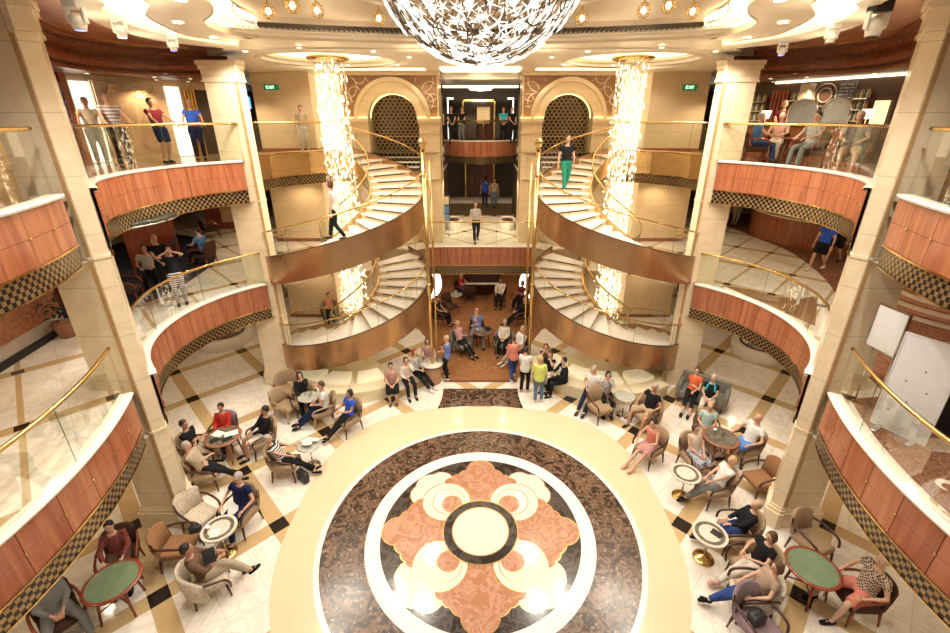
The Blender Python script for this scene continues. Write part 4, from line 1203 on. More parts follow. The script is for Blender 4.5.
flat_scroll(m, 6.95, 4.6, .75, .5, D6 + .009); flat_scroll(m, 8.3, 3.4, .9, 2.5, D6 + .009)
m.build('scroll_motif', plain('scroll_white', (.72, .64, .56), .8), fc)
m = MB(); flat_scroll(m, -7.6, 4.4, .6, 2.4, D6 + .002)  # reflected scroll pattern, painted on the floor as a pale shape
o = m.build('floor_overlay', plain('scroll_reflection', (.62, .60, .58), .3)); tag(o, 'pale grey painted scroll reflection on the left front floor of the middle deck', 'floor inlay')
# white boards, table and stairs of the right front
def board(p0, p1, z0, z1, label, stand=True, holes=False):
    a, b = Vector(p0), Vector(p1); F = wallframe((a.x, a.y), (b.x, b.y)); L = (b - a).length
    r = empty('whiteboard'); tag(r, label, 'board')
    m = MB(); m.rbox((0, -.02, z0), (L, .02, z1), .015, 0, F); m.build('panel', WHITE, r)
    m = MB()
    for (q0, q1) in (((-.02, -.025, z0 - .02), (L + .02, .025, z0)), ((-.02, -.025, z1), (L + .02, .025, z1 + .02)), ((-.02, -.025, z0), (0, .025, z1)), ((L, -.025, z0), (L + .02, .025, z1))): m.box(q0, q1, 0, F)
    m.build('frame', CHROME if stand else WHITE, r)
    if stand:
        for x in (.06, L - .06):
            m = MB(); m.tube([F @ Vector((x, -.04, z1 - .1)), F @ Vector((x, -.12, D6))], .012, 6); m.build('leg', CHROME, r)
    else:
        for x in (.12, L - .12):
            m = MB(); m.rbox((x - .04, -.25, D6), (x + .04, .25, D6 + .04), .01, 0, F); m.build('foot', CHROME, r)
    if holes:
        for (u, v) in ((.45, .35), (.3, .55), (.7, .5), (.2, .2), (.55, .7)):
            m = MB(); m.ell(F @ Vector((L * u, .022, z0 + (z1 - z0) * v)), (.012, .012, .012), u=8, v=6); m.build('magnet', BLACK, r)
    return r
board((6.70, 6.86), (6.76, 6.38), 4.68, 5.42, 'small framed whiteboard on an easel beside the right front column', True)
board((6.65, 6.22), (6.98, 5.62), D6 + .04, 5.2, 'large plain white display board with small dark dots by the right front balcony rail', False, True)
r = empty('display_table', (8.35, 5.9, D6), radians(10)); tag(r, 'long table under black and bright blue cloths behind the white display board', 'table')
m = MB(); m.rbox((-.75, -.4, .02), (.75, .4, .72), .02); m.build('black_cloth', plain('black_cloth', (.012, .012, .016), .8), r)
m = MB(); m.rbox((-.77, -.42, .70), (.77, .42, .76), .015); m.rbox((-.77, -.425, .52), (-.1, -.40, .74), .01); m.build('blue_cloth', plain('blue_cloth', (.02, .10, .42), .7), r)
for k, (x, y, h, mt) in enumerate([(-.4, -.1, .22, WHITE), (-.25, .1, .26, gcol[3]), (-.1, -.15, .18, WHITE), (.15, 0, .2, plain('lime_item', (.3, .6, .1), .5)), (.4, -.1, .24, gcol[1])]):
    m = MB(); m.rbox((8.35 + x - .06, 5.9 + y - .05, D6 + .761), (8.35 + x + .06, 5.9 + y + .05, D6 + .76 + h), .015)
    tag(m.build('display_item', mt), ['white packet at the left end of the blue covered table', 'pale blue packet on the blue covered table', 'short white packet on the blue covered table', 'lime green packet on the blue covered table', 'silver packet at the right end of the blue covered table'][k], 'packet')
r = empty('steps', (13.0, 11.2, D6)); tag(r, 'curved cream steps with dark risers at the back of the right middle deck', 'steps')
for k in range(6):
    m = MB(); A_ = [150 + 80 * j / 10 for j in range(11)]; r0 = 2.1 - .28 * k
    m.prism([(r0 * cos(radians(a)), r0 * sin(radians(a))) for a in A_] + [(1.2 * 0, 0)], .17 * k + .135, .17 * (k + 1)); m.build('tread', CHERRY, r)
    m = MB(); m.prism([((r0 - .03) * cos(radians(a)), (r0 - .03) * sin(radians(a))) for a in A_] + [(0, 0)], .17 * k, .17 * k + .135); m.build('riser', LEDGE, r)
# right middle deck: reception
BROWNT = marble('brown_floor', (.30, .17, .08), (.2, .1, .05), .8, .12, .5)
floorpatch(cat(P6([(716, 222), (752, 236), (790, 252), (822, 276), (842, 305), (856, 340)])) + [(13.8, 9.0), (16, 10), (16, 24), (13, 24)], D6, CARP6, 'carpet', 'brown carpet of the reception area on the right middle deck')
floorpatch(P6([(722, 285), (752, 290), (775, 297), (798, 299), (818, 296), (815, 326)]), D6, BROWNT, 'floor_overlay', 'dark brown marble inlay beside the right side balcony', 'floor inlay', .004)
r = empty('reception_desk', (15.2, 19.0, D6)); tag(r, 'curved copper brown reception desk on the right middle deck', 'desk')
P = arc(0, 0, 2.6, 130, 265, 30)
m = MB(); m.ribbon(P, [(0, 0), (0, 1.05), (-.5, 1.05), (-.5, 0)], closed_prof=True, caps=True); m.build('front', COPPER, r)
m = MB(); m.ribbon(P, [(.06, 1.05), (.06, 1.1), (-.55, 1.1), (-.55, 1.05)], closed_prof=True, caps=True); m.build('desk_top', LEDGE, r)
screen(0, .5, 0, D6 + .05, D6 + 1.5, emit('poster_lit', (.85, .9, .9), 1.2), 'lit white poster frame by the reception desk', 'poster_frame', 'poster', CHROME, Matrix.Translation((13.4, 15.2, 0)) @ Matrix.Rotation(radians(-60), 4, 'Z'))
r = empty('reception_sign', (12.75, 18.6, D6 + 1.25)); tag(r, 'small framed sign with white bars on top of the reception desk', 'sign')
m = MB(); m.rbox((-.5, -.03, -.12), (.5, .03, .12), .01); m.build('frame', BLACK, r)
for k in range(5):
    m = MB(); m.box((-.42 + .18 * k, -.04, -.08), (-.30 + .18 * k, -.03, .08)); m.build('white_bar', WHITE, r)
# pale pillar behind the right stair at the middle deck side and lobby rug
floorpatch([(-1.9, 23.6), (1.9, 23.6), (1.9, 27.2), (-1.9, 27.2)], D6, carpet_mat('lobby_rug', (.05, .035, .02), (.09, .06, .035), (.16, .11, .06), 6), 'carpet', 'dark patterned rug before the lifts of the middle deck')
for s, side in ((-1, 'left'), (1, 'right')):
    r = empty('curved_bench', (s * 1.28, 20.9, D6)); r.scale = (.45, .9, 1); tag(r, 'dark curved bench with pale stone rim at the %s of the middle deck lobby' % side, 'bench')
    m = MB(); m.lathe([(.95, 0), (.95, .35), (.7, .4), (.6, .2), (.6, 0)], n=32, caps=False); m.build('stone_rim', LEDGE, r)
    m = MB(); m.lathe([(0, .3), (.66, .3), (.66, .36), (0, .40)], n=32); m.build('dark_top', DKWOOD, r)
r = empty('noticeboard', (-1.55, 19.3, D6)); tag(r, 'upright noticeboard with blue posters on a round foot beside the left lobby wall', 'noticeboard')
m = MB(); m.lathe([(.22, 0), (.2, .03), (.02, .05)], n=20); m.tube([(0, 0, .03), (0, 0, .6)], .02, 8); m.build('stand', CHROME, r)
m = MB(); m.rbox((-.22, -.03, .55), (.22, .03, 1.75), .01); m.build('panel', BLACK, r)
for k in range(3):
    m = MB(); m.box((-.19, -.04, .6 + .38 * k), (.19, -.03, .93 + .38 * k)); m.build('poster', [gcol[3], plain('poster_blue', (.08, .25, .5), .5), plain('poster_cream', (.6, .5, .35), .5)][k], r)
r = empty('easel_sign', (.15, 24.6, D7)); tag(r, 'blank cream poster board on a stand on the small top central balcony', 'sign')
m = MB(); m.rbox((-.33, -.02, .95), (.33, .02, 1.75), .01); m.build('board', plain('poster_cream2', (.78, .62, .38), .6), r)
m = MB(); m.tube([(0, .03, 0), (0, .03, 1.0)], .02, 6); m.lathe([(.2, 0), (.18, .03)], n=16); m.build('stand', BRASS, r)
# lowest deck: ring benches below the side balconies, dark shop fronts
for s, side, x, y in ((-1, 'left', -10.2, 15.9), (1, 'right', 10.6, 14.9)):
    r = empty('ring_bench', (x, y, 0)); tag(r, 'pale stone ring bench with a dark edge below the %s side balcony' % side, 'bench')
    m = MB(); m.lathe([(.98, 0), (1.03, .42), (.70, .45), (.66, .1)], n=40, caps=False); m.build('stone', LEDGE, r)
    m = MB(); m.tube([(.70 * cos(2 * pi * k / 40), .70 * sin(2 * pi * k / 40), .45) for k in range(41)], .04, 6); m.build('dark_edge', DKWOOD, r)
r = empty('shop_counter', (12.2, 11.4, 0), radians(75)); tag(r, 'dark red shop counter on brown carpet beyond the right side balcony', 'counter')
m = MB(); m.rbox((-1.6, -.4, 0), (1.6, .4, 1.2), .03); m.build('body', REDWOOD, r)
m = MB(); m.rbox((-1.6, -.45, 1.2), (1.6, .45, 1.26), .02); m.build('counter_top', DKWOOD, r)
# piano and tall lit arcs at the back of the lounge
r = empty('piano', (0.0, 20.9, 0)); tag(r, 'dark piano with a long white keyboard at the back of the lounge', 'piano')
m = MB(); m.rbox((-1.0, .0, .0), (1.0, .55, 1.15), .04); m.rbox((-1.0, -.32, .62), (1.0, .05, .70), .02); m.build('body', DKWOOD, r)
m = MB(); m.rbox((-.92, -.30, .70), (.92, -.08, .73), .005); m.build('keyboard', WHITE, r)
for x in (-.95, .95):
    m = MB(); m.tube([(x, -.27, 0), (x, -.27, .64)], [.03, .045], 8); m.build('leg', DKWOOD, r)
for s, side in ((-1, 'left'), (1, 'right')):
    r = empty('light_arc', (s * 1.95, 19.6, 0)); tag(r, 'curved glowing white light panel standing at the %s side of the lounge' % side, 'lamp')
    m = MB(); P = [(s * (.55 - .5 * cos(t)), .0, 1.15 + .75 * sin(t)) for t in [-1.3 + 2.6 * k / 14 for k in range(15)]]
    m.tube(P, [(.06 + .13 * sin(pi * k / 14), .05) for k in range(15)], 10, side=(1, 0, 0)); m.build('glow', emit('arc_glow', (1, .93, .78), 2.2), r)
    m = MB(); m.lathe([(.25, 0), (.22, .04), (.05, .06), (.04, .45)], (s * .4, 0, 0), 16); m.build('foot', BRASS, r)
# ================================================================== furniture
TAN = fabric('tan_fabric', (.29, .195, .115), (.42, .30, .18), 70)
PATT = fabric('cream_pattern', (.62, .54, .42), (.40, .31, .20), 26, kind='spots')
BROWNF = fabric('brown_fabric', (.24, .12, .055), (.34, .18, .085), 40)
GREYF = fabric('grey_green_fabric', (.15, .15, .12), (.23, .22, .18), 60)
MAUVE = fabric('mauve_fabric', (.20, .14, .15), (.30, .22, .23), 60)
LTWOOD = wood('light_wood', (.50, .34, .18), (.36, .22, .10), 3, .3)
DARKSEAT = fabric('dark_seat', (.06, .03, .02), (.10, .05, .035), 50)
def back_shell(m, r, a0, a1, z0, z1, th, droop=.12, lean=.10, cy=0.0, n=14):
    """padded curved back: plan arc of radius r about (0,cy), angles from -y"""
    vs = []; fs = []; prof = 8
    for i in range(n + 1):
        t = -1 + 2 * i / n; a = radians(-90 + (a0 + a1) / 2 + (a1 - a0) / 2 * t)
        zt = z1 - droop * abs(t) ** 3
        for j in range(prof):
            q = 2 * pi * j / prof
            rr = r + th / 2 * cos(q) * (1.0 if abs(t) < .98 else .5)
            f = (sin(q) * .5 + .5); f = max(0, min(1, (f - .5) * 1.25 + .5))
            z = z0 + (zt - z0) * f
            k = lean * (z - z0)
            vs.append((rr * cos(a) * 1.0, cy + rr * sin(a) - k, z))
    for i in range(n):
        for j in range(prof):
            j2 = (j + 1) % prof
            fs.append((i * prof + j, i * prof + j2, (i + 1) * prof + j2, (i + 1) * prof + j))
    fs.append(list(range(prof))); fs.append([n * prof + j for j in range(prof - 1, -1, -1)])
    m.add(vs, fs, 0, True)
def armchair(fab, wd, style):
    r = empty('armchair')
    if style == 'open':
        m = MB(); m.rbox((-.27, -.26, .30), (.27, .30, .45), .05); m.build('seat', fab, r)
        m = MB(); back_shell(m, .50, -33, 33, .38, .92, .10, .10, .18, cy=.20); m.build('backrest', fab, r)
        for s in (-1, 1):
            m = MB(); m.tube(smooth_path([(s * .27, -.28, .66), (s * .31, -.10, .67), (s * .32, .12, .65), (s * .31, .27, .60), (s * .29, .31, .46)], 4), (.024), 8); m.build('arm', wd, r)
    else:
        m = MB(); m.rbox((-.27, -.28, .26), (.27, .32, .45), .06); m.build('seat', fab, r)
        m = MB(); back_shell(m, .36, -88, 88, .22, .86, .10, .26, .10, cy=.0); m.build('backrest', fab, r)
        for s in (-1, 1):
            m = MB(); m.tube(smooth_path([(s * .375, -.05, .62), (s * .38, .1, .60), (s * .37, .26, .56), (s * .34, .33, .42), (s * .30, .33, .26)], 4), (.022), 8); m.build('arm', wd, r)
    for (x, y) in ((-.25, .26), (.25, .26), (-.23, -.24), (.23, -.24)):
        m = MB(); m.tube([(x * 1.12, y * 1.15, 0), (x, y, .32)], [.016, .028], 8); m.build('leg', wd, r)
    return r
protos = {}
def chair(style, x, y, z, heading, label, cat='armchair', group=None):
    """heading: the way the chair faces, degrees from +x"""
    if style not in protos:
        fab, wd, st = {'tan': (TAN, DKWOOD, 'open'), 'pattern': (PATT, DKWOOD, 'tub'), 'pattern_open': (PATT, DKWOOD, 'open'), 'brown': (BROWNF, DKWOOD, 'open'), 'grey': (GREYF, DKWOOD, 'tub'),
                       'mauve': (MAUVE, DKWOOD, 'open'), 'slim': (TAN, LTWOOD, 'open'), 'tantub': (TAN, DKWOOD, 'tub'), 'dark': (DARKSEAT, REDWOOD, 'open')}[style]
        o = armchair(fab, wd, st); protos[style] = o
    else:
        o = copy_tree(protos[style])
    o.location = (x, y, z); o.rotation_euler = (0, 0, radians(heading - 90))
    for k in ('group',):
        if k in o: del o[k]
    tag(o, label, cat, group)
    return o
GRAN = marble('table_granite', (.10, .085, .06), (.3, .26, .2), 3, .08, .7, fleck=(30, .62, (.35, .3, .22)))
TGREEN = plain('green_top', (.16, .22, .13), .12, var=.15, scale=4)
TCREAM = plain('table_cream', (.66, .60, .50), .15)
def table(kind, x, y, z, label, rot=0):
    r = empty('table', (x, y, z), radians(rot)); tag(r, label, 'table')
    if kind in ('granite', 'green', 'low'):
        R = {'granite': .43, 'green': .44, 'low': .42}[kind]; H = {'granite': .72, 'green': .72, 'low': .62}[kind]; wd = {'granite': CHERRY, 'green': REDWOOD, 'low': REDWOOD}[kind]
        m = MB(); m.lathe([(0, H - .03), (R - .05, H - .03), (R - .05, H), (0, H)], n=40, smooth=False); m.build('table_top', TGREEN if kind == 'green' else GRAN, r)
        m = MB(); m.lathe([(R - .05, H - .035), (R, H - .03), (R + .008, H - .01), (R, H + .004), (R - .05, H + .004)], n=40, caps=False); m.build('rim', wd, r)
        for k in range(4):
            a = pi / 4 + pi / 2 * k
            m = MB(); m.tube([(.36 * cos(a), .36 * sin(a), 0), (.26 * cos(a), .26 * sin(a), H - .03)], [.018, .030], 8); m.build('leg', wd, r)
        m = MB(); m.tube([(.31 * cos(pi / 4), .31 * sin(pi / 4), .3), (-.31 * cos(pi / 4), -.31 * sin(pi / 4), .3)], .014, 6); m.build('stretcher', wd, r)
        m = MB(); m.tube([(.31 * cos(3 * pi / 4), .31 * sin(3 * pi / 4), .3), (-.31 * cos(3 * pi / 4), -.31 * sin(3 * pi / 4), .3)], .014, 6); m.build('stretcher', wd, r)
    elif kind == 'ring':
        H = .70; R = .33
        m = MB(); m.lathe([(0, H - .03), (R, H - .03), (R, H), (0, H)], n=40, smooth=False); m.build('table_top', TCREAM, r)
        m = MB(); m.lathe([(R * .62, H + .001), (R * .84, H + .002)], n=40, caps=False); m.build('inlaid_ring', GRAN, r)
        m = MB(); m.tube([(0, 0, .05), (0, 0, H - .03)], .022, 10); m.build('stem', CHROME, r)
        m = MB(); m.lathe([(.21, 0), (.20, .02), (.12, .05), (.03, .08), (0, .085)], n=32); m.build('base', BRASS, r)
    elif kind == 'pedestal':
        H = .68; R = .30
        m = MB(); m.lathe([(0, H - .02), (R, H - .02), (R, H), (0, H)], n=36, smooth=False); m.build('table_top', plain('glass_top', (.42, .42, .36), .05), r)
        m = MB(); m.lathe([(R - .01, H - .022), (R + .012, H - .01), (R - .01, H + .004)], n=36, caps=False); m.build('rim', CHROME, r)
        m = MB(); m.tube([(0, 0, .04), (0, 0, H - .02)], .02, 10); m.build('stem', CHROME, r)
        m = MB(); m.lathe([(.20, 0), (.19, .02), (.03, .05), (0, .05)], n=32); m.build('base', CHROME, r)
    return r
def A0(px_, py_, z=0.0): q = at(px_, py_, z); return q.x, q.y
x, y = A0(223, 436, .72); T1 = (x, y); table('granite', x, y, 0, 'dark granite table with wooden legs between four seated people, left of the floor')
x, y = A0(219, 528, .70); table('ring', x, y, 0, 'small round ring inlaid table with papers before the man in navy')
x, y = A0(112, 581, .72); table('green', x, y, 0, 'red wood table with a green round top at the lower left', 20)
x, y = A0(313, 440, .60); table('pedestal', x, y - .25, 0, 'small pedestal table with a white shawl on it, left of the medallion')
SMALLL = (x, y - .25)
x, y = A0(308, 396, .70); table('pedestal', x, y, 0, 'round glass pedestal table between the woman in black and the man in white'); TG = (x, y)
x, y = A0(483, 331, .62); table('low', x, y, 0, 'dark topped red wood table before the bald man in blue'); TC = (x, y)
x, y = A0(625, 396, .68); table('pedestal', x, y, 0, 'bare pedestal table between the empty tan chair and the man in black polo')
x, y = A0(721, 437, .72); table('granite', x, y, 0, 'granite table with glasses on it among the people at the right'); TR = (x, y)
x, y = A0(686, 473, .70); table('ring', x, y, 0, 'ring inlaid pedestal table before the reclining blonde woman')
x, y = A0(710, 533, .70); table('ring', x, y, 0, 'ring inlaid pedestal table beside the person in the black sweater'); TB = (x, y)
x, y = A0(813, 567, .72); table('green', x, y, 0, 'red wood table with a green round top at the lower right', 20)
x, y = A0(456, 294, .70); table('pedestal', x, y, 0, 'small glass table with a vase at the back left of the lounge'); TV = (x, y)
# empty chairs
def ch_at(px_, py_, h, style, label, z=.42):
    x, y = A0(px_, py_, z); return chair(style, x, y, 0, h, label)
ch_at(199, 514, -25, 'pattern_open', 'empty cream patterned armchair beside the left front column')
ch_at(178, 545, 10, 'brown', 'empty armchair with a black bag on its arm, lower left')
ch_at(286, 405, -20, 'slim', 'empty tan armchair with slim light wooden legs near the left stair')
ch_at(288, 388, -60, 'tantub', 'tan tub armchair behind the woman in black, by the left column plinth')
ch_at(600, 406, -65, 'tan', 'empty tan armchair facing the medallion before the right bench')
ch_at(761, 478, 190, 'brown', 'empty brown armchair at the foot of the right front column')
ch_at(812, 540, -72, 'tan', 'empty brown armchair behind the green topped table, lower right')
ch_at(757, 622, -72, 'mauve', 'mauve grey armchair with a black bag, at the bottom edge right')
ch_at(450, 305, -50, 'dark', 'empty dark wood armchair at the left of the lounge')
ch_at(469, 293, 100, 'dark', 'empty wooden chair facing the piano in the lounge')
# counters round the poles
for s, side, mat in ((-1, 'left', LTWOOD), (1, 'right', CHERRY)):
    if s > 0: continue
    r = empty('round_counter', (-1.62, 13.0, 0)); tag(r, 'round wooden counter with a pale top around the left brass pole', 'counter')
    m = MB(); m.lathe([(.28, 0), (.26, .05), (.30, .68)], n=32); m.build('drum', wood('drum_wood', (.42, .22, .11), (.32, .15, .07), 2, .3), r)
    m = MB(); m.lathe([(.30, .68), (.37, .69), (.37, .73), (0, .73)], n=40); m.build('counter_top', TCREAM, r)
# small things on tables
GLS = glass('cup_glass', (.9, .93, .93), .08)
def glass_thing(x, y, z, label, kind='glass', group=None):
    m = MB()
    if kind == 'glass': m.lathe([(.025, 0), (.03, .11), (.028, .11), (.022, .01)], (0, 0, 0), 12); o = m.build('drinking_glass', GLS)
    elif kind == 'cup': m.lathe([(.02, 0), (.04, .02), (.042, .07), (.036, .07), (.03, .02)], (0, 0, 0), 12); o = m.build('cup', WHITE)
    elif kind == 'vase': m.lathe([(.04, 0), (.06, .08), (.03, .16), (.04, .2)], (0, 0, 0), 12); o = m.build('vase', WHITE)
    o.location = (x, y, z); tag(o, label, kind, group); return o
def sheet(x, y, z, w, d, rot, mat, label, name='paper', cat='paper', h=.004):
    m = MB(); m.rbox((-w / 2, -d / 2, 0), (w / 2, d / 2, h), .0015); o = m.build(name, mat, None, (x, y, z), radians(rot)); tag(o, label, cat); return o
PAPER = plain('paper_white', (.78, .76, .72), .7, var=.03)
sheet(T1[0] - .17, T1[1] + .08, .722, .22, .3, 70, PAPER, 'white sheet at the left of the granite table')
sheet(T1[0] + .16, T1[1] + .10, .722, .22, .32, -60, PAPER, 'white sheet at the right of the granite table')
sheet(T1[0] + .17, T1[1] - .12, .722, .17, .24, -50, BLACK, 'black tablet on the granite table, right', 'tablet', 'tablet', .012)
sheet(T1[0] - .12, T1[1] - .17, .722, .15, .22, -40, BLACK, 'black folder on the granite table near its front edge', 'folder', 'folder', .012)
x, y = A0(219, 528, .70)
sheet(x - .02, y - .12, .702, .16, .2, 15, PAPER, 'paper on the ring inlaid table before the man in navy')
glass_thing(x - .2, y - .02, .70, 'white cup on the ring inlaid table before the man in navy', 'cup')
for i, (dx, dy) in enumerate([(-.12, .1), (-.02, .14), (.1, .05), (.02, -.02)]):
    glass_thing(TR[0] + dx, TR[1] + dy, .72, 'drinking glass standing on the right granite table', 'glass', 'glasses on the right granite table')
glass_thing(TR[0] - .05, TR[1] + .24, .72, 'white cup at the back of the right granite table', 'cup')
for i, (dx, dy) in enumerate([(-.1, .05), (.05, .1), (.08, -.06)]):
    glass_thing(TG[0] + dx, TG[1] + dy, .68, 'drinking glass on the glass table by the woman in black', 'glass', 'glasses on the table by the woman in black')
glass_thing(TV[0], TV[1], .68, 'white vase on the small glass table in the lounge', 'vase')
m = MB(); m.rbox((-.09, -.05, 0), (.09, .05, .15), .03); o = m.build('handbag', BLACK, None, (TC[0] + .2, TC[1] + .08, .622)); tag(o, 'small black handbag on the table before the bald man', 'bag')
glass_thing(TC[0] - .22, TC[1] + .05, .622, 'white cup on the table before the bald man', 'cup')
for i in range(3): glass_thing(-1.62 + .18 * cos(2 + i), 13.0 + .18 * sin(2 + i) - .05, .73, 'small glass on the round counter top', 'glass', 'glasses on the round counter')
def bag(x, y, z, w, d, h, mat, label, rot=0, strap=True):
    r = empty('bag', (x, y, z), radians(rot)); tag(r, label, 'bag')
    m = MB(); m.rbox((-w / 2, -d / 2, 0), (w / 2, d / 2, h), min(w, d, h) * .3); m.build('body', mat, r)
    if strap:
        m = MB(); m.tube([(-w * .3, 0, h * .9), (-w * .2, 0, h * 1.35), (w * .2, 0, h * 1.35), (w * .3, 0, h * .9)], .009, 6); m.build('handle', mat, r)
x, y = A0(303, 476, .15); bag(x, y, 0, .34, .16, .30, plain('bag_black', (.015, .015, .018), .5), 'black shopping bag on the floor by the feet of the person in stripes', -35)
x, y = A0(196, 532, .62); bag(x, y, .62, .22, .12, .16, plain('bag_black', (.015, .015, .018), .5), 'black camera bag hung on the arm of the empty brown chair', 20)
x, y = A0(757, 617, .55); bag(x, y, .455, .28, .2, .18, plain('bag_black', (.015, .015, .018), .5), 'soft black bag on the mauve chair at the bottom edge', 20)
m = MB(); rnd = random.Random(4)
for k in range(7): m.ell((SMALLL[0] + rnd.uniform(-.15, .15), SMALLL[1] + rnd.uniform(-.1, .1), .72 + rnd.uniform(0, .05)), (rnd.uniform(.08, .14), rnd.uniform(.06, .1), .035))
o = m.build('shawl', plain('shawl_white', (.78, .72, .64), .9)); tag(o, 'crumpled white shawl lying on the small pedestal table', 'shawl')
x, y = A0(727, 534, .7)
sheet(TB[0] + .12, TB[1] - .02, .702, .14, .2, 40, BLACK, 'black wallet on the ring inlaid table at the right', 'wallet', 'wallet', .02)
# ================================================================== people
SKIN = {'l': plain('skin_light', (.62, .36, .24), .55, var=.06), 't': plain('skin_tan', (.48, .25, .15), .55, var=.06), 'd': plain('skin_dark', (.20, .10, .06), .55, var=.06)}
HAIR = {'grey': plain('hair_grey', (.42, .38, .34), .8), 'black': plain('hair_black', (.012, .010, .010), .6), 'brown': plain('hair_brown', (.10, .045, .022), .7),
        'blond': plain('hair_blond', (.55, .38, .20), .7), 'red': plain('hair_red', (.24, .06, .025), .7), 'white': plain('hair_white', (.66, .62, .56), .8)}
LIPS = plain('lips', (.35, .10, .08), .5); EYEM = plain('eye_dark', (.02, .015, .012), .3)
def cl(name, c, kind=None, c2=None, sc=30): return plain('cloth_' + name, c, .85, spec=.2) if kind is None else fabric('cloth_' + name, c, c2, sc, kind=kind)
CL = {
 'black': cl('black', (.012, .012, .014)), 'navy': cl('navy', (.012, .018, .06)), 'white': cl('white', (.74, .72, .68)), 'offwhite': cl('offwhite', (.66, .58, .48)), 'red': cl('red', (.42, .03, .02)),
 'coral': cl('coral', (.62, .22, .16)), 'orange': cl('orange', (.68, .14, .05)), 'blue': cl('blue', (.03, .10, .55)), 'sky': cl('sky', (.10, .25, .60)), 'bluegrey': cl('bluegrey', (.14, .20, .42)),
 'beige': cl('beige', (.42, .34, .24)), 'khaki': cl('khaki', (.45, .33, .20)), 'grey': cl('grey', (.20, .20, .19)), 'jeans': cl('jeans', (.03, .06, .20)), 'jeansl': cl('jeansl', (.12, .17, .26)),
 'lime': cl('lime', (.62, .70, .18)), 'mint': cl('mint', (.45, .62, .58)), 'turq': cl('turq', (.02, .45, .55)), 'brown': cl('brown', (.14, .08, .05)), 'taupe': cl('taupe', (.36, .26, .19)),
 'maroon': cl('maroon', (.16, .02, .03)), 'pink': cl('pink', (.62, .35, .32)), 'green': cl('green', (.02, .2, .13)),
 'stripe': cl('stripe', (.75, .72, .68), 'stripe', (.03, .03, .04), 17), 'stripe2': cl('stripe2', (.62, .60, .62), 'stripe', (.25, .22, .26), 13),
 'pattred': cl('pattred', (.50, .28, .24), 'spots', (.16, .05, .06), 24), 'pattgrey': cl('pattgrey', (.45, .42, .38), 'spots', (.10, .10, .10), 24), 'pattnavy': cl('pattnavy', (.4, .4, .45), 'spots', (.02, .03, .12), 16),
 'pattbrown': cl('pattbrown', (.22, .06, .05), 'spots', (.06, .02, .02), 26), 'check': cl('check', (.62, .50, .38), 'check', (.10, .05, .04), 34), 'pattpink': cl('pattpink', (.55, .30, .26), 'spots', (.30, .20, .28), 24),
}
def ik(a, c, l1, l2, hint):
    a, c = Vector(a), Vector(c); d = c - a; L = min(d.length, (l1 + l2) * .995); u = d.normalized(); c = a + u * L
    x = (l1 * l1 - l2 * l2 + L * L) / (2 * L); h = sqrt(max(0, l1 * l1 - x * x))
    hv = Vector(hint); hv = (hv - u * hv.dot(u)).normalized()
    return a + u * x + hv * h, c
def lerp(a, b, t): return Vector(a) * (1 - t) + Vector(b) * t
PEND = []
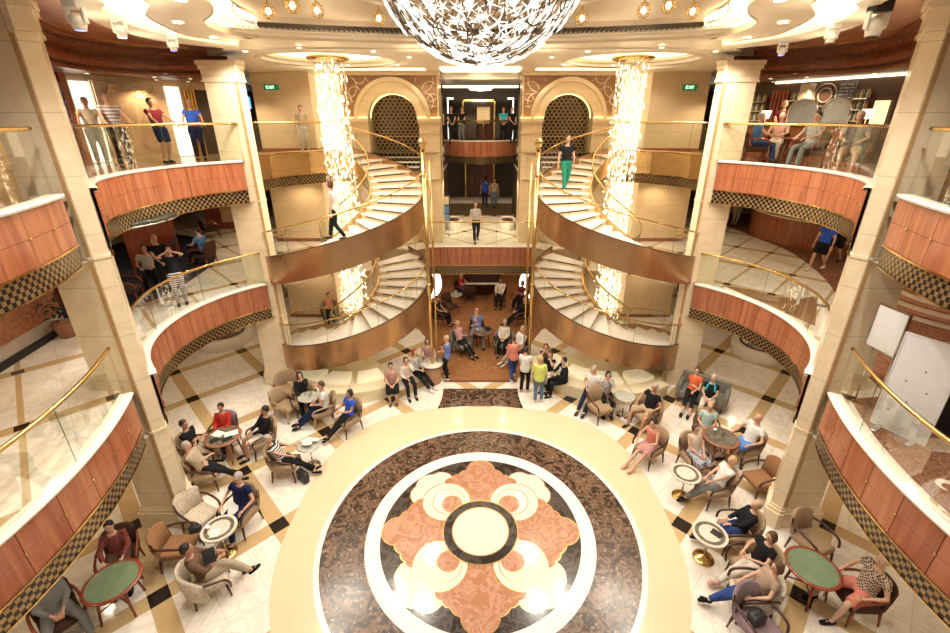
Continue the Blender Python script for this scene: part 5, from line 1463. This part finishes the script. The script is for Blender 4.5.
def person(px_, py_, deck, heading, label, top, bot, hair, pose='sit', skin='l', style='short', sleeve=.5, kind='trousers', lean=12, arms='lap', legs='norm', scale=1.0, sex='m', shoe='black',
           zref=None, look=0, tilt=0, vox=.022, xy=None, extra=None, bend=0):
    """px_, py_: where the hips (seated) or the feet (standing) appear in the photograph"""
    S = scale * (0.97 if sex == 'f' else 1.02)
    sit = pose == 'sit'
    SEAT = .47 if zref is None else zref
    if xy is None:
        q = at(px_, py_, deck + (SEAT + .10 if sit else 0)); X, Y = q.x, q.y
    else: X, Y = xy
    L = radians(lean); f = 1.0 if sex == 'm' else .9
    ph = SEAT + .085 if sit else .93
    def U(t, x=0, dy=0): return Vector((x, -sin(L) * t + dy + (0.0), ph + cos(L) * t))
    pel = U(0); nb = U(.50); 
    L2 = L * .35 - radians(bend)
    headc = nb + Vector((0, -sin(L2) * .18 + .025, cos(L2) * .165))
    sh = [U(.45, s * .178 * f) for s in (-1, 1)]
    J = {}
    # arms
    def W(s):
        a = arms if isinstance(arms, str) else arms[0 if s < 0 else 1]
        c = nb
        if a == 'lap': return Vector((s * .08, .26, ph + .13)) if sit else Vector((s * .22, .05, ph - .10))
        if a == 'rest': return Vector((s * .27, .20, ph + .14))
        if a == 'fold': return U(.22, -s * .10, .21)
        if a == 'read': return U(.26, s * .10, .34)
        if a == 'chin': return headc + Vector((s * .04, .10, -.12))
        if a == 'table': return Vector((s * .15, .40, ph + .20))
        if a == 'side': return Vector((s * .26, .02, ph - .08))
        if a == 'rail': return Vector((s * .25, .34, ph + .14))
        if a == 'photo': return headc + Vector((s * .07, .24, .0))
        if a == 'front': return Vector((s * .08, .22, ph + .05))
        if a == 'up': return headc + Vector((s * .12, .30, -.05))
        return Vector((s * .1, .25, ph + .12))
    arm = []
    for i, s in enumerate((-1, 1)):
        el, wr = ik(sh[i], W(s), .28, .25, (s * .8, -.5, -.7)); arm.append((sh[i], el, wr))
    # legs
    leg = []
    for i, s in enumerate((-1, 1)):
        hp = Vector((s * .095, .02, ph - .01 if sit else ph))
        if sit:
            lg = legs
            if lg == 'norm': an = Vector((s * .12, .50, .085))
            elif lg == 'wide': an = Vector((s * .22, .52, .085))
            elif lg == 'out': an = Vector((s * .10, .80, .09))
            elif lg == 'cross': an = Vector((-.10, .60, .085)) if s > 0 else Vector((.18, .72, .30))
            elif lg == 'outcross': an = Vector((s * -.04, .84, .10 + (.07 if s > 0 else 0)))
            elif lg == 'tuck': an = Vector((s * .1, .36, .085))
            elif lg == 'kneeup': an = Vector((s * .12, .44, .085)) if s < 0 else Vector((-.05, .62, .42))
            kn, an = ik(hp, an, .43, .41, (s * (.25 if lg == 'wide' else .05), .5, .9))
        else:
            st = {'walk': (.28, -.25), 'stand': (.03, -.03), 'lean': (.10, -.12)}.get(legs if legs != 'norm' else 'stand', (.03, -.03))
            an = Vector((s * .10, st[0] if s > 0 else st[1], .085 + (.06 if legs == 'walk' and s < 0 else 0)))
            kn, an = ik(hp, an, .44, .43, (0, 1, 0))
        leg.append((hp, kn, an))
    # ---------------- body
    B = MB()
    B.tube([U(-.09), U(0), U(.14), U(.30), U(.42), U(.49)], [(.12, .09), (.165 * (1.04 if sex == 'f' else 1), .115), (.145 * f, .10), (.165 * f, .115), (.16 * f, .10), (.07, .06)], 14, side=(1, 0, 0))
    B.tube([U(.44), nb, headc - Vector((0, .01, .05))], [.065, .055, .052], 10)
    for i, s in enumerate((-1, 1)):
        a, e, w = arm[i]
        B.tube([U(.42, s * .09), a, lerp(a, e, .5), e, lerp(e, w, .45), w], [.06, .055 * f, .045 * f, .037, .036, .026], 9)
        h, k, n = leg[i]
        B.tube([h, lerp(h, k, .15), lerp(h, k, .6), k, lerp(k, n, .35), n], [.085, .088, .068, .052, .052, .034], 10)
        ft = 1
        d = Vector((0, 1, 0)); 
        if sit and n.z > .2: d = Vector((0, .8, .5)).normalized()
        B.tube([n, n + Vector((0, .02, -.04)), n + d * .10 + Vector((0, 0, -.05)), n + d * .16 + Vector((0, 0, -.058))], [.036, .04, .036, .022], 8)
    # head: skull, jaw, nose, ears
    R3 = Matrix.Translation(headc) @ Matrix.Rotation(radians(look), 4, 'Z') @ Matrix.Rotation(radians(-tilt), 4, 'X')
    B.ell((0, 0, .035), (.073, .092, .085), 0, R3); B.ell((0, .018, -.03), (.058, .068, .075), 0, R3)
    B.tube([R3 @ Vector(q) for q in ((0, .085, .03), (0, .108, -.012), (0, .09, -.02))], [.010, .016, .012], 6)
    for s in (-1, 1): B.ell((s * .074, -.005, -.002), (.012, .022, .032), 0, R3)
    # hands: palms in the remeshed body, five fingers added after
    H = MB()
    for i, s in enumerate((-1, 1)):
        a, e, w = arm[i]; d = (w - e).normalized()
        side = d.cross(Vector((0, 0, 1))); side = side.normalized() if side.length > .1 else Vector((1, 0, 0))
        up = side.cross(d)
        B.tube([w, w + d * .04, w + d * .09], [(.026, .017), (.038, .018), (.036, .015)], 8, side=side)
        for k, ln in enumerate((.062, .072, .068, .052)):
            b = w + d * .082 + side * (-.027 + .018 * k)
            H.tube([b, b + d * ln * .45 - up * .006, b + d * ln * .8 - up * .020, b + d * ln * .95 - up * .034], [.0085, .0082, .0075, .0055], 5)
        b = w + d * .03 - side * .03 * s
        H.tube([b, b + d * .03 - side * .022 * s - up * .008, b + d * .058 - side * .026 * s - up * .02], [.011, .0095, .007], 5)
    # face marks
    for s in (-1, 1): H.ell((s * .028, .084, .022), (.011, .006, .006), 1, R3, 8, 5)
    H.ell((0, .083, -.048), (.022, .007, .006), 2, R3, 8, 5)
    for s in (-1, 1): H.ell((s * .028, .086, .042), (.018, .006, .004), 3, R3, 6, 4)
    # ---------------- clothes
    T = MB(); g = .016
    hem = -.12 if not sit else -.06
    T.tube([U(hem), U(0), U(.14), U(.30), U(.42), U(.475)], [(.155, .115), (.178 * (1.03 if sex == 'f' else 1), .130), (.160 * f, .118), (.180 * f, .130), (.175 * f, .115), (.085, .075)], 16, side=(1, 0, 0))
    for i, s in enumerate((-1, 1)):
        a, e, w = arm[i]; P = [U(.42, s * .09), a, lerp(a, e, .5)]; R = [.072, .070 * f, .062 * f]
        if sleeve > .5: P += [e, lerp(e, w, .5)]; R += [.055, .048]
        if sleeve >= 1: P += [lerp(e, w, .93)]; R += [.040]
        if sleeve < .2: P = P[:2]; R = R[:2]
        T.tube(P, R, 10)
    Bt = MB()
    cut = {'trousers': 1.0, 'shorts': .0, 'capri': .55, 'skirt': 0}[kind]
    Bt.ell(tuple(U(0) + Vector((0, .02, -.02))), (.180, .135, .11))
    for i, s in enumerate((-1, 1)):
        h, k, n = leg[i]
        if kind == 'shorts': P = [h, lerp(h, k, .3), lerp(h, k, .85)]; R = [.10, .105, .088]
        elif kind == 'skirt': P = [h, lerp(h, k, .4), lerp(h, k, .98), lerp(k, n, .12)]; R = [.11, .115, .10, .085]
        else: P = [h, lerp(h, k, .2), lerp(h, k, .6), k, lerp(k, n, .4), lerp(k, n, .55 if kind == 'capri' else .97)]; R = [.10, .102, .085, .070, .066, .058]
        Bt.tube(P, R, 12)
    if kind == 'skirt':
        k0, k1 = leg[0][1], leg[1][1]; h0 = leg[0][0]; h1 = leg[1][0]
        for t in (.25, .5, .75): Bt.tube([lerp(h0, h1, t), lerp(lerp(h0, h1, t), lerp(k0, k1, t), .98)], [.10, .095], 10)
    # hair
    Hh = MB()
    if style == 'bald': Hh = None
    elif style == 'fringe': Hh.ell((0, -.035, .005), (.082, .075, .055), 0, R3)
    elif style == 'cap': Hh.ell((0, -.004, .075), (.088, .105, .062), 0, R3); Hh.rbox((-.06, .06, .055), (.06, .17, .066), .005, 0, R3)
    else:
        Hh.ell((0, -.020, .055), (.084, .095, .083), 0, R3); Hh.ell((0, -.045, .015), (.080, .070, .085), 0, R3)
        if style in ('bob', 'long'):
            Hh.tube([R3 @ Vector((0, -.03, .06)), R3 @ Vector((0, -.055, -.02)), R3 @ Vector((0, -.06, -.10 if style == 'bob' else -.20))], [(.088, .075), (.092, .058), (.066, .035)], 12, side=(1, 0, 0))
            for s in (-1, 1): Hh.tube([R3 @ Vector((s * .06, .0, .06)), R3 @ Vector((s * .078, .01, -.03)), R3 @ Vector((s * .07, .0, -.10 if style == 'bob' else -.16))], [.03, .028, .016], 8)
        elif style == 'bun': Hh.ell((0, -.12, .04), (.04, .04, .04), 0, R3)
    Sh = []
    for i, s in enumerate((-1, 1)):
        n = leg[i][2]; d = Vector((0, 1, 0)) if not (sit and n.z > .2) else Vector((0, .8, .5)).normalized()
        m = MB(); m.tube([n + Vector((0, -.045, -.045)), n + Vector((0, -.01, -.04)), n + d * .07 + Vector((0, 0, -.048)), n + d * .14 + Vector((0, 0, -.058)), n + d * .195 + Vector((0, 0, -.064))],
                         [(.034, .036), (.043, .042), (.045, .036), (.047, .026), (.03, .018)], 10, side=(1, 0, 0)); Sh.append(m)
    PEND.append(dict(X=X, Y=Y, Z=deck, h=heading, S=S, label=label, B=B, H=H, T=T, Bt=Bt, Hh=Hh, Sh=Sh, vox=vox, skin=SKIN[skin], top=CL[top], bot=CL[bot], hair=HAIR.get(hair) or CL[hair], shoe=CL[shoe] if shoe in CL else SKIN[skin], kind=kind, extra=extra, R3=R3, U=U))
    hx, hy = cos(radians(heading)), sin(radians(heading))
    return X - hx * .02, Y - hy * .02
def flush_people():
    tmp = []
    def job(mb, vox, sink):
        me = mb.mesh('tmp', []); o = bpy.data.objects.new('tmp', me); COL.objects.link(o)
        md = o.modifiers.new('r', 'REMESH'); md.mode = 'VOXEL'; md.voxel_size = vox; md.use_smooth_shade = True
        sm = o.modifiers.new('s', 'SMOOTH'); sm.factor = .5; sm.iterations = 2
        tmp.append((o, sink))
    for p in PEND:
        p['r'] = {}
        job(p['B'], p['vox'], (p, 'B')); job(p['T'], p['vox'] * 1.05, (p, 'T')); job(p['Bt'], p['vox'] * 1.05, (p, 'Bt'))
        if p['Hh']: job(p['Hh'], p['vox'] * .8, (p, 'Hh'))
    dg = bpy.context.evaluated_depsgraph_get(); dg.update()
    for o, (p, k) in tmp:
        p['r'][k] = bpy.data.meshes.new_from_object(o.evaluated_get(dg))
    for o, _ in tmp:
        me = o.data; bpy.data.objects.remove(o); bpy.data.meshes.remove(me)
    for p in PEND:
        me = p['r']['B']; m = MB()
        m.add([v.co for v in me.vertices], [tuple(q.vertices) for q in me.polygons], 0, True)
        h = p['H']; n = len(m.v); m.v += h.v; m.f += [[i + n for i in f] for f in h.f]; m.m += h.m; m.sm += h.sm
        body = m.build('person', [p['skin'], EYEM, LIPS, p['hair'] if p['Hh'] else EYEM], None, (p['X'], p['Y'], p['Z']), radians(p['h'] - 90))
        body.scale = (p['S'],) * 3
        bpy.data.meshes.remove(me)
        def child(name, me, mat):
            me.materials.clear(); me.materials.append(mat); me.name = name
            for q in me.polygons: q.use_smooth = True
            o = bpy.data.objects.new(name, me); COL.objects.link(o); ALL.append(o); o.parent = body
        child('shirt', p['r']['T'], p['top']); child({'trousers': 'trousers', 'capri': 'trousers', 'shorts': 'shorts', 'skirt': 'skirt'}[p['kind']], p['r']['Bt'], p['bot'])
        if p['Hh']: child('hair', p['r']['Hh'], p['hair'])
        for s in p['Sh']: s.build('shoe', p['shoe'], body)
        if p['extra']: p['extra'](body, p)
        tag(body, p['label'], 'person')
def seated(px_, py_, heading, seat_, label, *a, chairlabel=None, cz=0.0, back=.0, **kw):
    x, y = person(px_, py_, cz, heading, label, *a, **kw)
    if seat_:
        short = label[7:] if label.startswith('person ') else label
        short = ' '.join(short.split()[:9])
        hx, hy = cos(radians(heading)), sin(radians(heading))
        nm = {'tan': 'tan armchair', 'pattern': 'cream patterned tub chair', 'brown': 'brown armchair', 'grey': 'grey green tub chair', 'slim': 'slim tan chair', 'tantub': 'tan tub chair', 'dark': 'dark wood armchair', 'pattern_open': 'cream patterned armchair', 'mauve': 'mauve armchair'}[seat_]
        chair(seat_, x + hx * .07, y + hy * .07, cz, heading, chairlabel or ('%s under the person %s' % (nm, short)))
# extras
def scarf(mat):
    def f(body, p):
        m = MB(); U = p['U']
        m.tube([U(.30, -.12, .13), U(.42, -.10, .08), U(.50, -.05, -.06), U(.50, .05, -.06), U(.42, .10, .08), U(.28, .13, .14)], [(.05, .03)] * 6, 8); m.build('scarf', mat, body)
    return f
def glasses(body, p):
    m = MB(); R3 = p['R3']
    for s in (-1, 1): m.tube([R3 @ Vector((s * .03 + .022 * cos(t), .094, .022 + .016 * sin(t))) for t in [2 * pi * k / 12 for k in range(13)]], .0025, 4)
    for s in (-1, 1): m.tube([R3 @ Vector((s * .052, .09, .024)), R3 @ Vector((s * .078, .0, .02))], .0025, 4)
    m.build('glasses', BLACK, body)
def necktie(body, p):
    U = p['U']; m = MB()
    m.rbox(tuple(Vector(U(.30, -.045, .11))), tuple(Vector(U(.44, .045, .135))), .01); m.build('shirt_front', CL['white'], body)
# held things are things of their own
def held(px_, py_, z, w, d, h, rot, mat, name, label, cat, tiltx=0):
    q = at(px_, py_, z); m = MB(); m.rbox((-w / 2, -d / 2, -h / 2), (w / 2, d / 2, h / 2), min(h * .4, .01), 0, Matrix.Rotation(radians(tiltx), 4, 'X'))
    o = m.build(name, mat, None, (q.x, q.y, q.z), radians(rot)); tag(o, label, cat); return o

# ---- lower deck, left group round the granite table
seated(194, 446, -5, 'tan', 'person in a black tee with folded arms and beige trousers, left of the granite table', 'black', 'beige', 'black', arms='fold', skin='t', legs='tuck')
seated(224, 428, -85, 'mauve', 'person in a red jacket over pale green, behind the granite table', 'red', 'black', 'black', sleeve=1, arms='lap', skin='t', sex='f')
seated(203, 466, 8, 'tan', 'grey haired person in a beige jacket reclining before the left column', 'beige', 'black', 'grey', sleeve=1, arms='fold', legs='outcross', lean=25)
seated(263, 433, -140, 'tan', 'person in a black jacket and pale shorts with legs apart', 'black', 'offwhite', 'black', sleeve=1, kind='shorts', arms='lap', legs='norm', skin='t', lean=18)
seated(282, 457, 2, 'tan', 'grey haired person in a black and white striped top reclining', 'stripe', 'black', 'grey', sex='f', arms=('rest', 'lap'), legs='outcross', lean=28)
seated(241, 505, -105, 'tan', 'person in a navy polo shirt sitting behind the ring inlaid table', 'navy', 'navy', 'grey', arms='rest', legs='norm', extra=glasses, shoe='beige')
held(233, 508, .66, .2, .27, .006, 20, PAPER, 'newspaper', 'white paper held on the knee of the man in navy', 'paper', 25)
seated(203, 572, 32, 'pattern', 'dark haired person in brown reading a tablet in the patterned tub chair', 'brown', 'beige', 'black', sleeve=.8, arms='read', legs='cross', lean=14, skin='t')
held(209, 556, .98, .20, .26, .012, 32, BLACK, 'tablet', 'black tablet held by the person in the patterned tub chair', 'tablet', 50)
seated(119, 550, -60, 'dark', 'person in a dark red floral blouse at the lower left green table', 'pattbrown', 'brown', 'black', sex='f', sleeve=1, arms='table', lean=2)
seated(55, 608, -35, 'dark', 'person in grey trousers half hidden under the left front balcony', 'grey', 'grey', 'grey', arms='lap', legs='wide', sleeve=1)
# ---- by the left stair
seated(303, 394, -62, 'tantub', 'long haired person in black leaning on a hand at the glass table', 'black', 'black', 'black', sex='f', style='long', arms=('chin', 'lap'), sleeve=1)
seated(324, 405, -155, 'slim', 'person in a white shirt and dark trousers by the glass table', 'white', 'navy', 'brown', arms='lap', legs='out', lean=2)
seated(349, 413, -130, 'tan', 'person in a bright blue tee and black striped trousers near the bench', 'blue', 'black', 'black', sex='f', style='bob', arms='read', legs='outcross', skin='t')
# ---- bench, left
kb = dict(zref=.44)
seated(392, 383, -78, None, 'person in a red patterned blouse and black skirt on the left bench', 'pattred', 'black', 'black', sex='f', kind='skirt', arms='lap', lean=2, legs='tuck', shoe='brown', **kb)
seated(407, 377, -65, None, 'brown haired person in a white blazer on the left bench', 'offwhite', 'black', 'brown', sex='f', style='bob', sleeve=1, arms=('chin', 'lap'), lean=2, **kb)
seated(416, 369, -40, None, 'red haired person in a grey patterned top beside the round counter', 'pattgrey', 'black', 'red', sex='f', style='bob', sleeve=1, lean=4, legs='out', shoe='white', **kb)
seated(428, 357, -80, None, 'person in white and pink sitting behind the round counter', 'pattpink', 'black', 'brown', sex='f', style='long', lean=2, **kb)
person(448, 379, 0, 165, 'person in a blue top with folded arms standing beside the round counter', 'bluegrey', 'black', 'blond', 'stand', sex='f', arms='fold', lean=0, shoe='white')
# ---- lounge
seated(477, 329, -88, 'dark', 'bald person in a blue shirt with hand on chin at the lounge table', 'bluegrey', 'grey', 'grey', style='bald', arms=('fold', 'chin'), scale=1.06, legs='wide')
seated(460, 339, -45, 'grey', 'person in a pink patterned blouse in the grey tub chair, lounge left', 'pattpink', 'black', 'blond', sex='f', sleeve=1, arms='fold', legs='out', lean=16)
seated(504, 338, -105, 'grey', 'grey haired person in a white cardigan in the grey tub chair, lounge right', 'offwhite', 'black', 'grey', sex='f', sleeve=1, arms='lap')
seated(520, 346, -145, 'dark', 'grey haired person in a white shirt behind the coral shirt', 'white', 'beige', 'grey', sleeve=1, arms='lap', legs='out', shoe='white')
seated(500, 294, -100, 'dark', 'person in a white shirt and dark waistcoat at the back right of the lounge', 'white', 'black', 'black', sleeve=1, arms='table', skin='t')
seated(521, 296, -125, 'dark', 'person in a maroon top at the back right corner of the lounge', 'maroon', 'black', 'black', sex='f', style='bob', arms='fold', skin='t')
seated(521, 312, -160, 'dark', 'person in black reclining in the lounge below the maroon top', 'black', 'black', 'brown', sex='f', arms='lap', legs='out', lean=22, sleeve=1)
seated(461, 287, -20, 'dark', 'person in a red and blue top beside the piano', 'red', 'blue', 'black', arms='read', lean=0)
seated(439, 312, -20, 'dark', 'person in black at the left edge of the lounge', 'black', 'black', 'black', sex='f', style='bob', arms='lap')
# ---- standing group, right
person(513, 380, 0, 100, 'person in a coral shirt and jeans walking at the carpet edge', 'coral', 'jeans', 'brown', 'stand', sex='f', sleeve=1, legs='walk', arms=('lap', 'fold'), lean=-4, shoe='white')
person(524, 392, 0, 70, 'dark haired person in a white tee with back turned', 'white', 'black', 'black', 'stand', sex='f', arms='front', lean=0, style='bun', shoe='skin')
person(538, 402, 0, 82, 'person in a lime green top and blue jeans with back turned', 'lime', 'jeansl', 'blond', 'stand', sex='f', arms='front', lean=0, style='bob', shoe='offwhite', sleeve=.8)
seated(545, 363, -105, None, 'red haired person behind the others on the right bench', 'brown', 'black', 'red', sex='f', style='bob', arms='chin', lean=4, **kb)
seated(549, 371, -115, None, 'dark haired person in a black top on the right bench', 'black', 'offwhite', 'brown', sex='f', style='long', arms=('chin', 'lap'), lean=4, **kb)
seated(564, 379, -165, None, 'person in a black suit sitting sideways on the right bench', 'black', 'black', 'black', sleeve=1, arms='read', lean=-4, legs='norm', extra=necktie, **kb)
# ---- right bench and chairs
seated(592, 388, -125, None, 'person in a white shirt and dark trousers on the right bench end', 'white', 'navy', 'grey', arms='lap', legs='out', lean=2, **kb)
seated(606, 392, -95, None, 'dark haired person in a grey patterned top on the right bench', 'pattgrey', 'black', 'black', sex='f', style='bob', arms=('chin', 'lap'), sleeve=1, lean=0, **kb)
seated(649, 408, -150, 'tantub', 'person in a black polo and khaki shorts beside the bare pedestal table', 'black', 'khaki', 'grey', kind='shorts', arms='rest', legs='wide', skin='t', extra=glasses)
seated(652, 442, -150, 'tan', 'person in a pink top and shorts leaning forward, right of the medallion', 'coral', 'pink', 'black', sex='f', kind='shorts', sleeve=.1, arms='table', lean=-6, legs='out', shoe='skin')
seated(693, 389, -125, None, 'person in an orange red top on the grey loveseat', 'orange', 'black', 'brown', sex='f', sleeve=.4, arms=('lap', 'fold'), legs='out', kind='capri')
seated(709, 397, -125, None, 'grey haired person with a turquoise scarf on the grey loveseat', 'black', 'offwhite', 'grey', sex='f', arms='lap', kind='capri', extra=scarf(CL['turq']), shoe='red')
seated(706, 425, -115, 'tan', 'blond person in a mint shirt behind the right granite table', 'mint', 'beige', 'blond', sex='f', kind='shorts', arms='lap', lean=2)
seated(748, 442, -168, 'tan', 'bald person in a white polo and bright blue shorts right of the granite table', 'white', 'sky', 'white', style='fringe', kind='shorts', arms='rest', scale=1.05, lean=14)
seated(694, 450, -78, 'tan', 'person in a white tank top and navy patterned skirt', 'offwhite', 'pattnavy', 'brown', sex='f', style='bob', kind='skirt', sleeve=.1, arms='lap')
seated(718, 481, -172, 'tan', 'blond person in a white blouse reclining with legs stretched to the left', 'white', 'grey', 'blond', sex='f', style='bob', arms='lap', legs='outcross', lean=26)
seated(741, 526, -188, 'tan', 'blond person in a black sweater and jeans at the foot of the right front column', 'black', 'jeans', 'blond', sleeve=1, arms='lap', legs='outcross', lean=20, sex='f')
seated(758, 561, -172, 'tantub', 'brown haired person in a black tee with pale trousers, lower right', 'black', 'offwhite', 'brown', sex='f', style='bob', arms='read', legs='outcross', lean=14, shoe='pink')
seated(757, 589, -187, 'pattern_open', 'dark haired person in a taupe tee and jeans stretched out, lower right', 'taupe', 'jeans', 'brown', sex='f', style='bob', arms=('rest', 'lap'), legs='outcross', lean=24)
seated(864, 590, 178, 'dark', 'person in a brown checked shirt and pink shorts under the right front balcony', 'check', 'coral', 'grey', kind='shorts', arms='rest', legs='wide', scale=1.05, lean=10)
# grey loveseat
q = at(703, 393, .45); r = empty('loveseat', (q.x + .04, q.y + .10, 0), radians(-125 - 90)); tag(r, 'grey loveseat holding two people behind the right group', 'sofa')
m = MB(); m.rbox((-.62, -.30, .16), (.62, .34, .44), .07); m.build('seat', GREYF, r)
m = MB(); m.rbox((-.70, -.42, .14), (.70, -.26, .84), .07); m.build('backrest', GREYF, r)
for s in (-1, 1):
    m = MB(); m.rbox((s * .66 - .07, -.38, .14), (s * .66 + .07, .32, .62), .05); m.build('arm', GREYF, r)
for (a, b) in ((-.6, -.3), (.6, -.3), (-.6, .28), (.6, .28)):
    m = MB(); m.tube([(a, b, 0), (a, b, .18)], .025, 8); m.build('leg', DKWOOD, r)
# ---- the stairs and upper decks
kw = dict(vox=.026)
def onstair(s, base, th0, deg, r, heading, label, *a, **k):
    z = base + (math.ceil((deg - th0) / (300 / 21))) * (3.5 / 21 if base == 0 else 3.58 / 21)
    x = -CXS + r * cos(radians(deg)); y = CYS + r * sin(radians(deg))
    person(0, 0, z, heading, label, *a, xy=(x if s < 0 else -x, y), **k)
onstair(-1, D6, 160, 279, 2.0, 5 + 170, 'person in a white sleeveless top walking down the upper left stair', 'white', 'black', 'brown', 'stand', sex='f', style='bob', sleeve=.1, legs='walk', arms='side', lean=-4, scale=1.02, **kw)
onstair(1, D6, 160, 372, 1.7, -80, 'person in dark clothes and green trousers on the upper right stair', 'black', 'green', 'brown', 'stand', legs='walk', arms='side', lean=-3, **kw)
def up(px_, py_, h, label, *a, **k): person(px_, py_, D7, h, label, *a, **{**kw, **k})
up(104, 165, -50, 'person in a pale grey shirt at the left top balcony, nearest the front column', 'offwhite', 'grey', 'grey', 'stand', arms='rail')
up(127, 168, -40, 'person in a grey striped shirt and black trousers at the left top balcony', 'stripe2', 'black', 'grey', 'stand', arms='rail', scale=1.05)
up(168, 163, -20, 'person in a maroon top and dark shorts at the left top balcony', 'maroon', 'navy', 'black', 'stand', arms='rail', kind='shorts', skin='t')
up(202, 160, -60, 'person in a royal blue polo leaning on the left top balcony rail', 'blue', 'navy', 'grey', 'stand', arms='rail', skin='t')
up(306, 153, -80, 'person in a pale top before the left cream pillar on the top deck', 'beige', 'offwhite', 'black', 'stand', arms='side', sex='f')
for (a, h, t, b, hr, lab) in [(441, -60, 'offwhite', 'black', 'grey', 'grey haired person in a pale top at the left end of the top central balcony'), (452, -80, 'black', 'black', 'black', 'person in black second from the left on the top central balcony'),
                         (462, -110, 'black', 'grey', 'brown', 'person in black just left of the cream poster board on the top central balcony'), (503, -90, 'turq', 'black', 'brown', 'person in teal at the right of the top central balcony'), (512, -70, 'black', 'black', 'black', 'person in black at the right end of the top central balcony')]:
    up(a, 143, h, lab, t, b, hr, 'stand', arms='front')
# right top deck, seated at the balcony
TD = [(762, (8.1, 13.9), -25, 'sky', 'jeans', 'grey', 'person in a bright blue tee sitting at the left end of the right top balcony', 'dark'), (812, (8.5, 12.1), -160, 'pattgrey', 'grey', 'black', 'person in a pale shirt with an arm stretched out on the right top balcony', 'dark'),
      (851, (8.45, 10.7), -130, 'grey', 'khaki', 'white', 'person in a grey shirt and khaki shorts leaning forward on the right top balcony', 'dark'), (783, (9.0, 14.35), -130, 'pink', 'offwhite', 'white', 'person in a faded pink shirt beside the bright blue tee on the right top balcony', 'dark')]
for (a, b, h, t, bo, hr, lab, st) in TD:
    seated(0, 0, h, st, lab, t, bo, hr, cz=D7, vox=.026, xy=b, arms='table', lean=0, kind='shorts' if 'shorts' in lab else 'trousers')
x, y = 8.85, 13.15; table('granite', x, y, D7, 'dark round table between the people on the right top balcony')
person(0, 0, D7, -120, 'person in a red tee standing behind the bar counter', 'maroon', 'black', 'white', 'stand', xy=tuple(WR @ Vector((B(793), .55, 0)))[:2], arms='front', **kw)
# middle deck
def mid(px_, py_, h, label, *a, **k): person(px_, py_, D6, h, label, *a, **{**kw, **k})
mid(476, 242, -80, 'person in a patterned top and black trousers walking towards the middle bridge rail', 'pattgrey', 'black', 'brown', 'stand', sex='f', legs='walk', arms='side', style='long')
mid(485, 207, 100, 'person in a royal blue shirt before the middle deck lifts', 'blue', 'navy', 'black', 'stand', arms='side')
mid(494, 208, -100, 'person in an ochre top before the middle deck lifts', 'khaki', 'jeansl', 'brown', 'stand', arms='side', sex='f')
mid(183, 304, -55, 'person in a black top and striped trousers taking a photo on the left middle deck', 'black', 'stripe', 'black', 'stand', sex='f', arms='photo', sleeve=.5, style='bob')
held(187, 232, D6 + 1.52, .15, .02, .08, -55, BLACK, 'phone', 'black phone held up by the person in striped trousers', 'phone')
mid(170, 292, -40, 'bald person in dark clothes beside the photographer on the left middle deck', 'black', 'black', 'grey', 'stand', arms='front', style='bald')
seated(150, 270, -60, 'dark', 'person in white seated in the cafe of the left middle deck', 'white', 'black', 'black', cz=D6, vox=.026, arms='table', lean=0)
seated(204, 250, 170, 'dark', 'person in bright blue seated on the navy carpet of the left middle deck', 'sky', 'black', 'black', cz=D6, vox=.026, arms='table', lean=-5)
for (a, b, h, lab) in [(210, 228, 40, 'empty dark chair behind the person in bright blue, left middle deck'), (126, 288, 20, 'empty dark chair beside the left front column, left middle deck'), (165, 250, 200, 'empty dark chair under the round canopy')]:
    x, y = at(a, b, D6 + .42)[:2]; chair('dark', x, y, D6, h, lab)
mid(816, 270, -150, 'person in a royal blue tee and black shorts walking on the right middle deck', 'blue', 'black', 'black', 'stand', kind='shorts', arms='side', legs='walk', shoe='white')
mid(832, 263, -150, 'person in a black tee and black shorts beside the royal blue tee', 'black', 'black', 'brown', 'stand', kind='shorts', arms='side', legs='walk')
mid(733, 226, -90, 'person in pale clothes and dark boots far back on the right middle deck', 'offwhite', 'beige', 'brown', 'stand', arms='side', sex='f')
mid(722, 229, -60, 'person in brown far back on the right middle deck beside the column', 'brown', 'pink', 'brown', 'stand', arms='side', sex='f')
person(0, 0, 0, -70, 'person in a coral top and dark jacket seated behind the lower left stair', 'coral', 'black', 'brown', 'sit', xy=(-6.6, 17.9), arms='fold', sex='f', lean=10, vox=.026)
chair('tantub', -6.6, 17.9, 0, -70, 'tan tub chair behind the lower left stair')
flush_people()
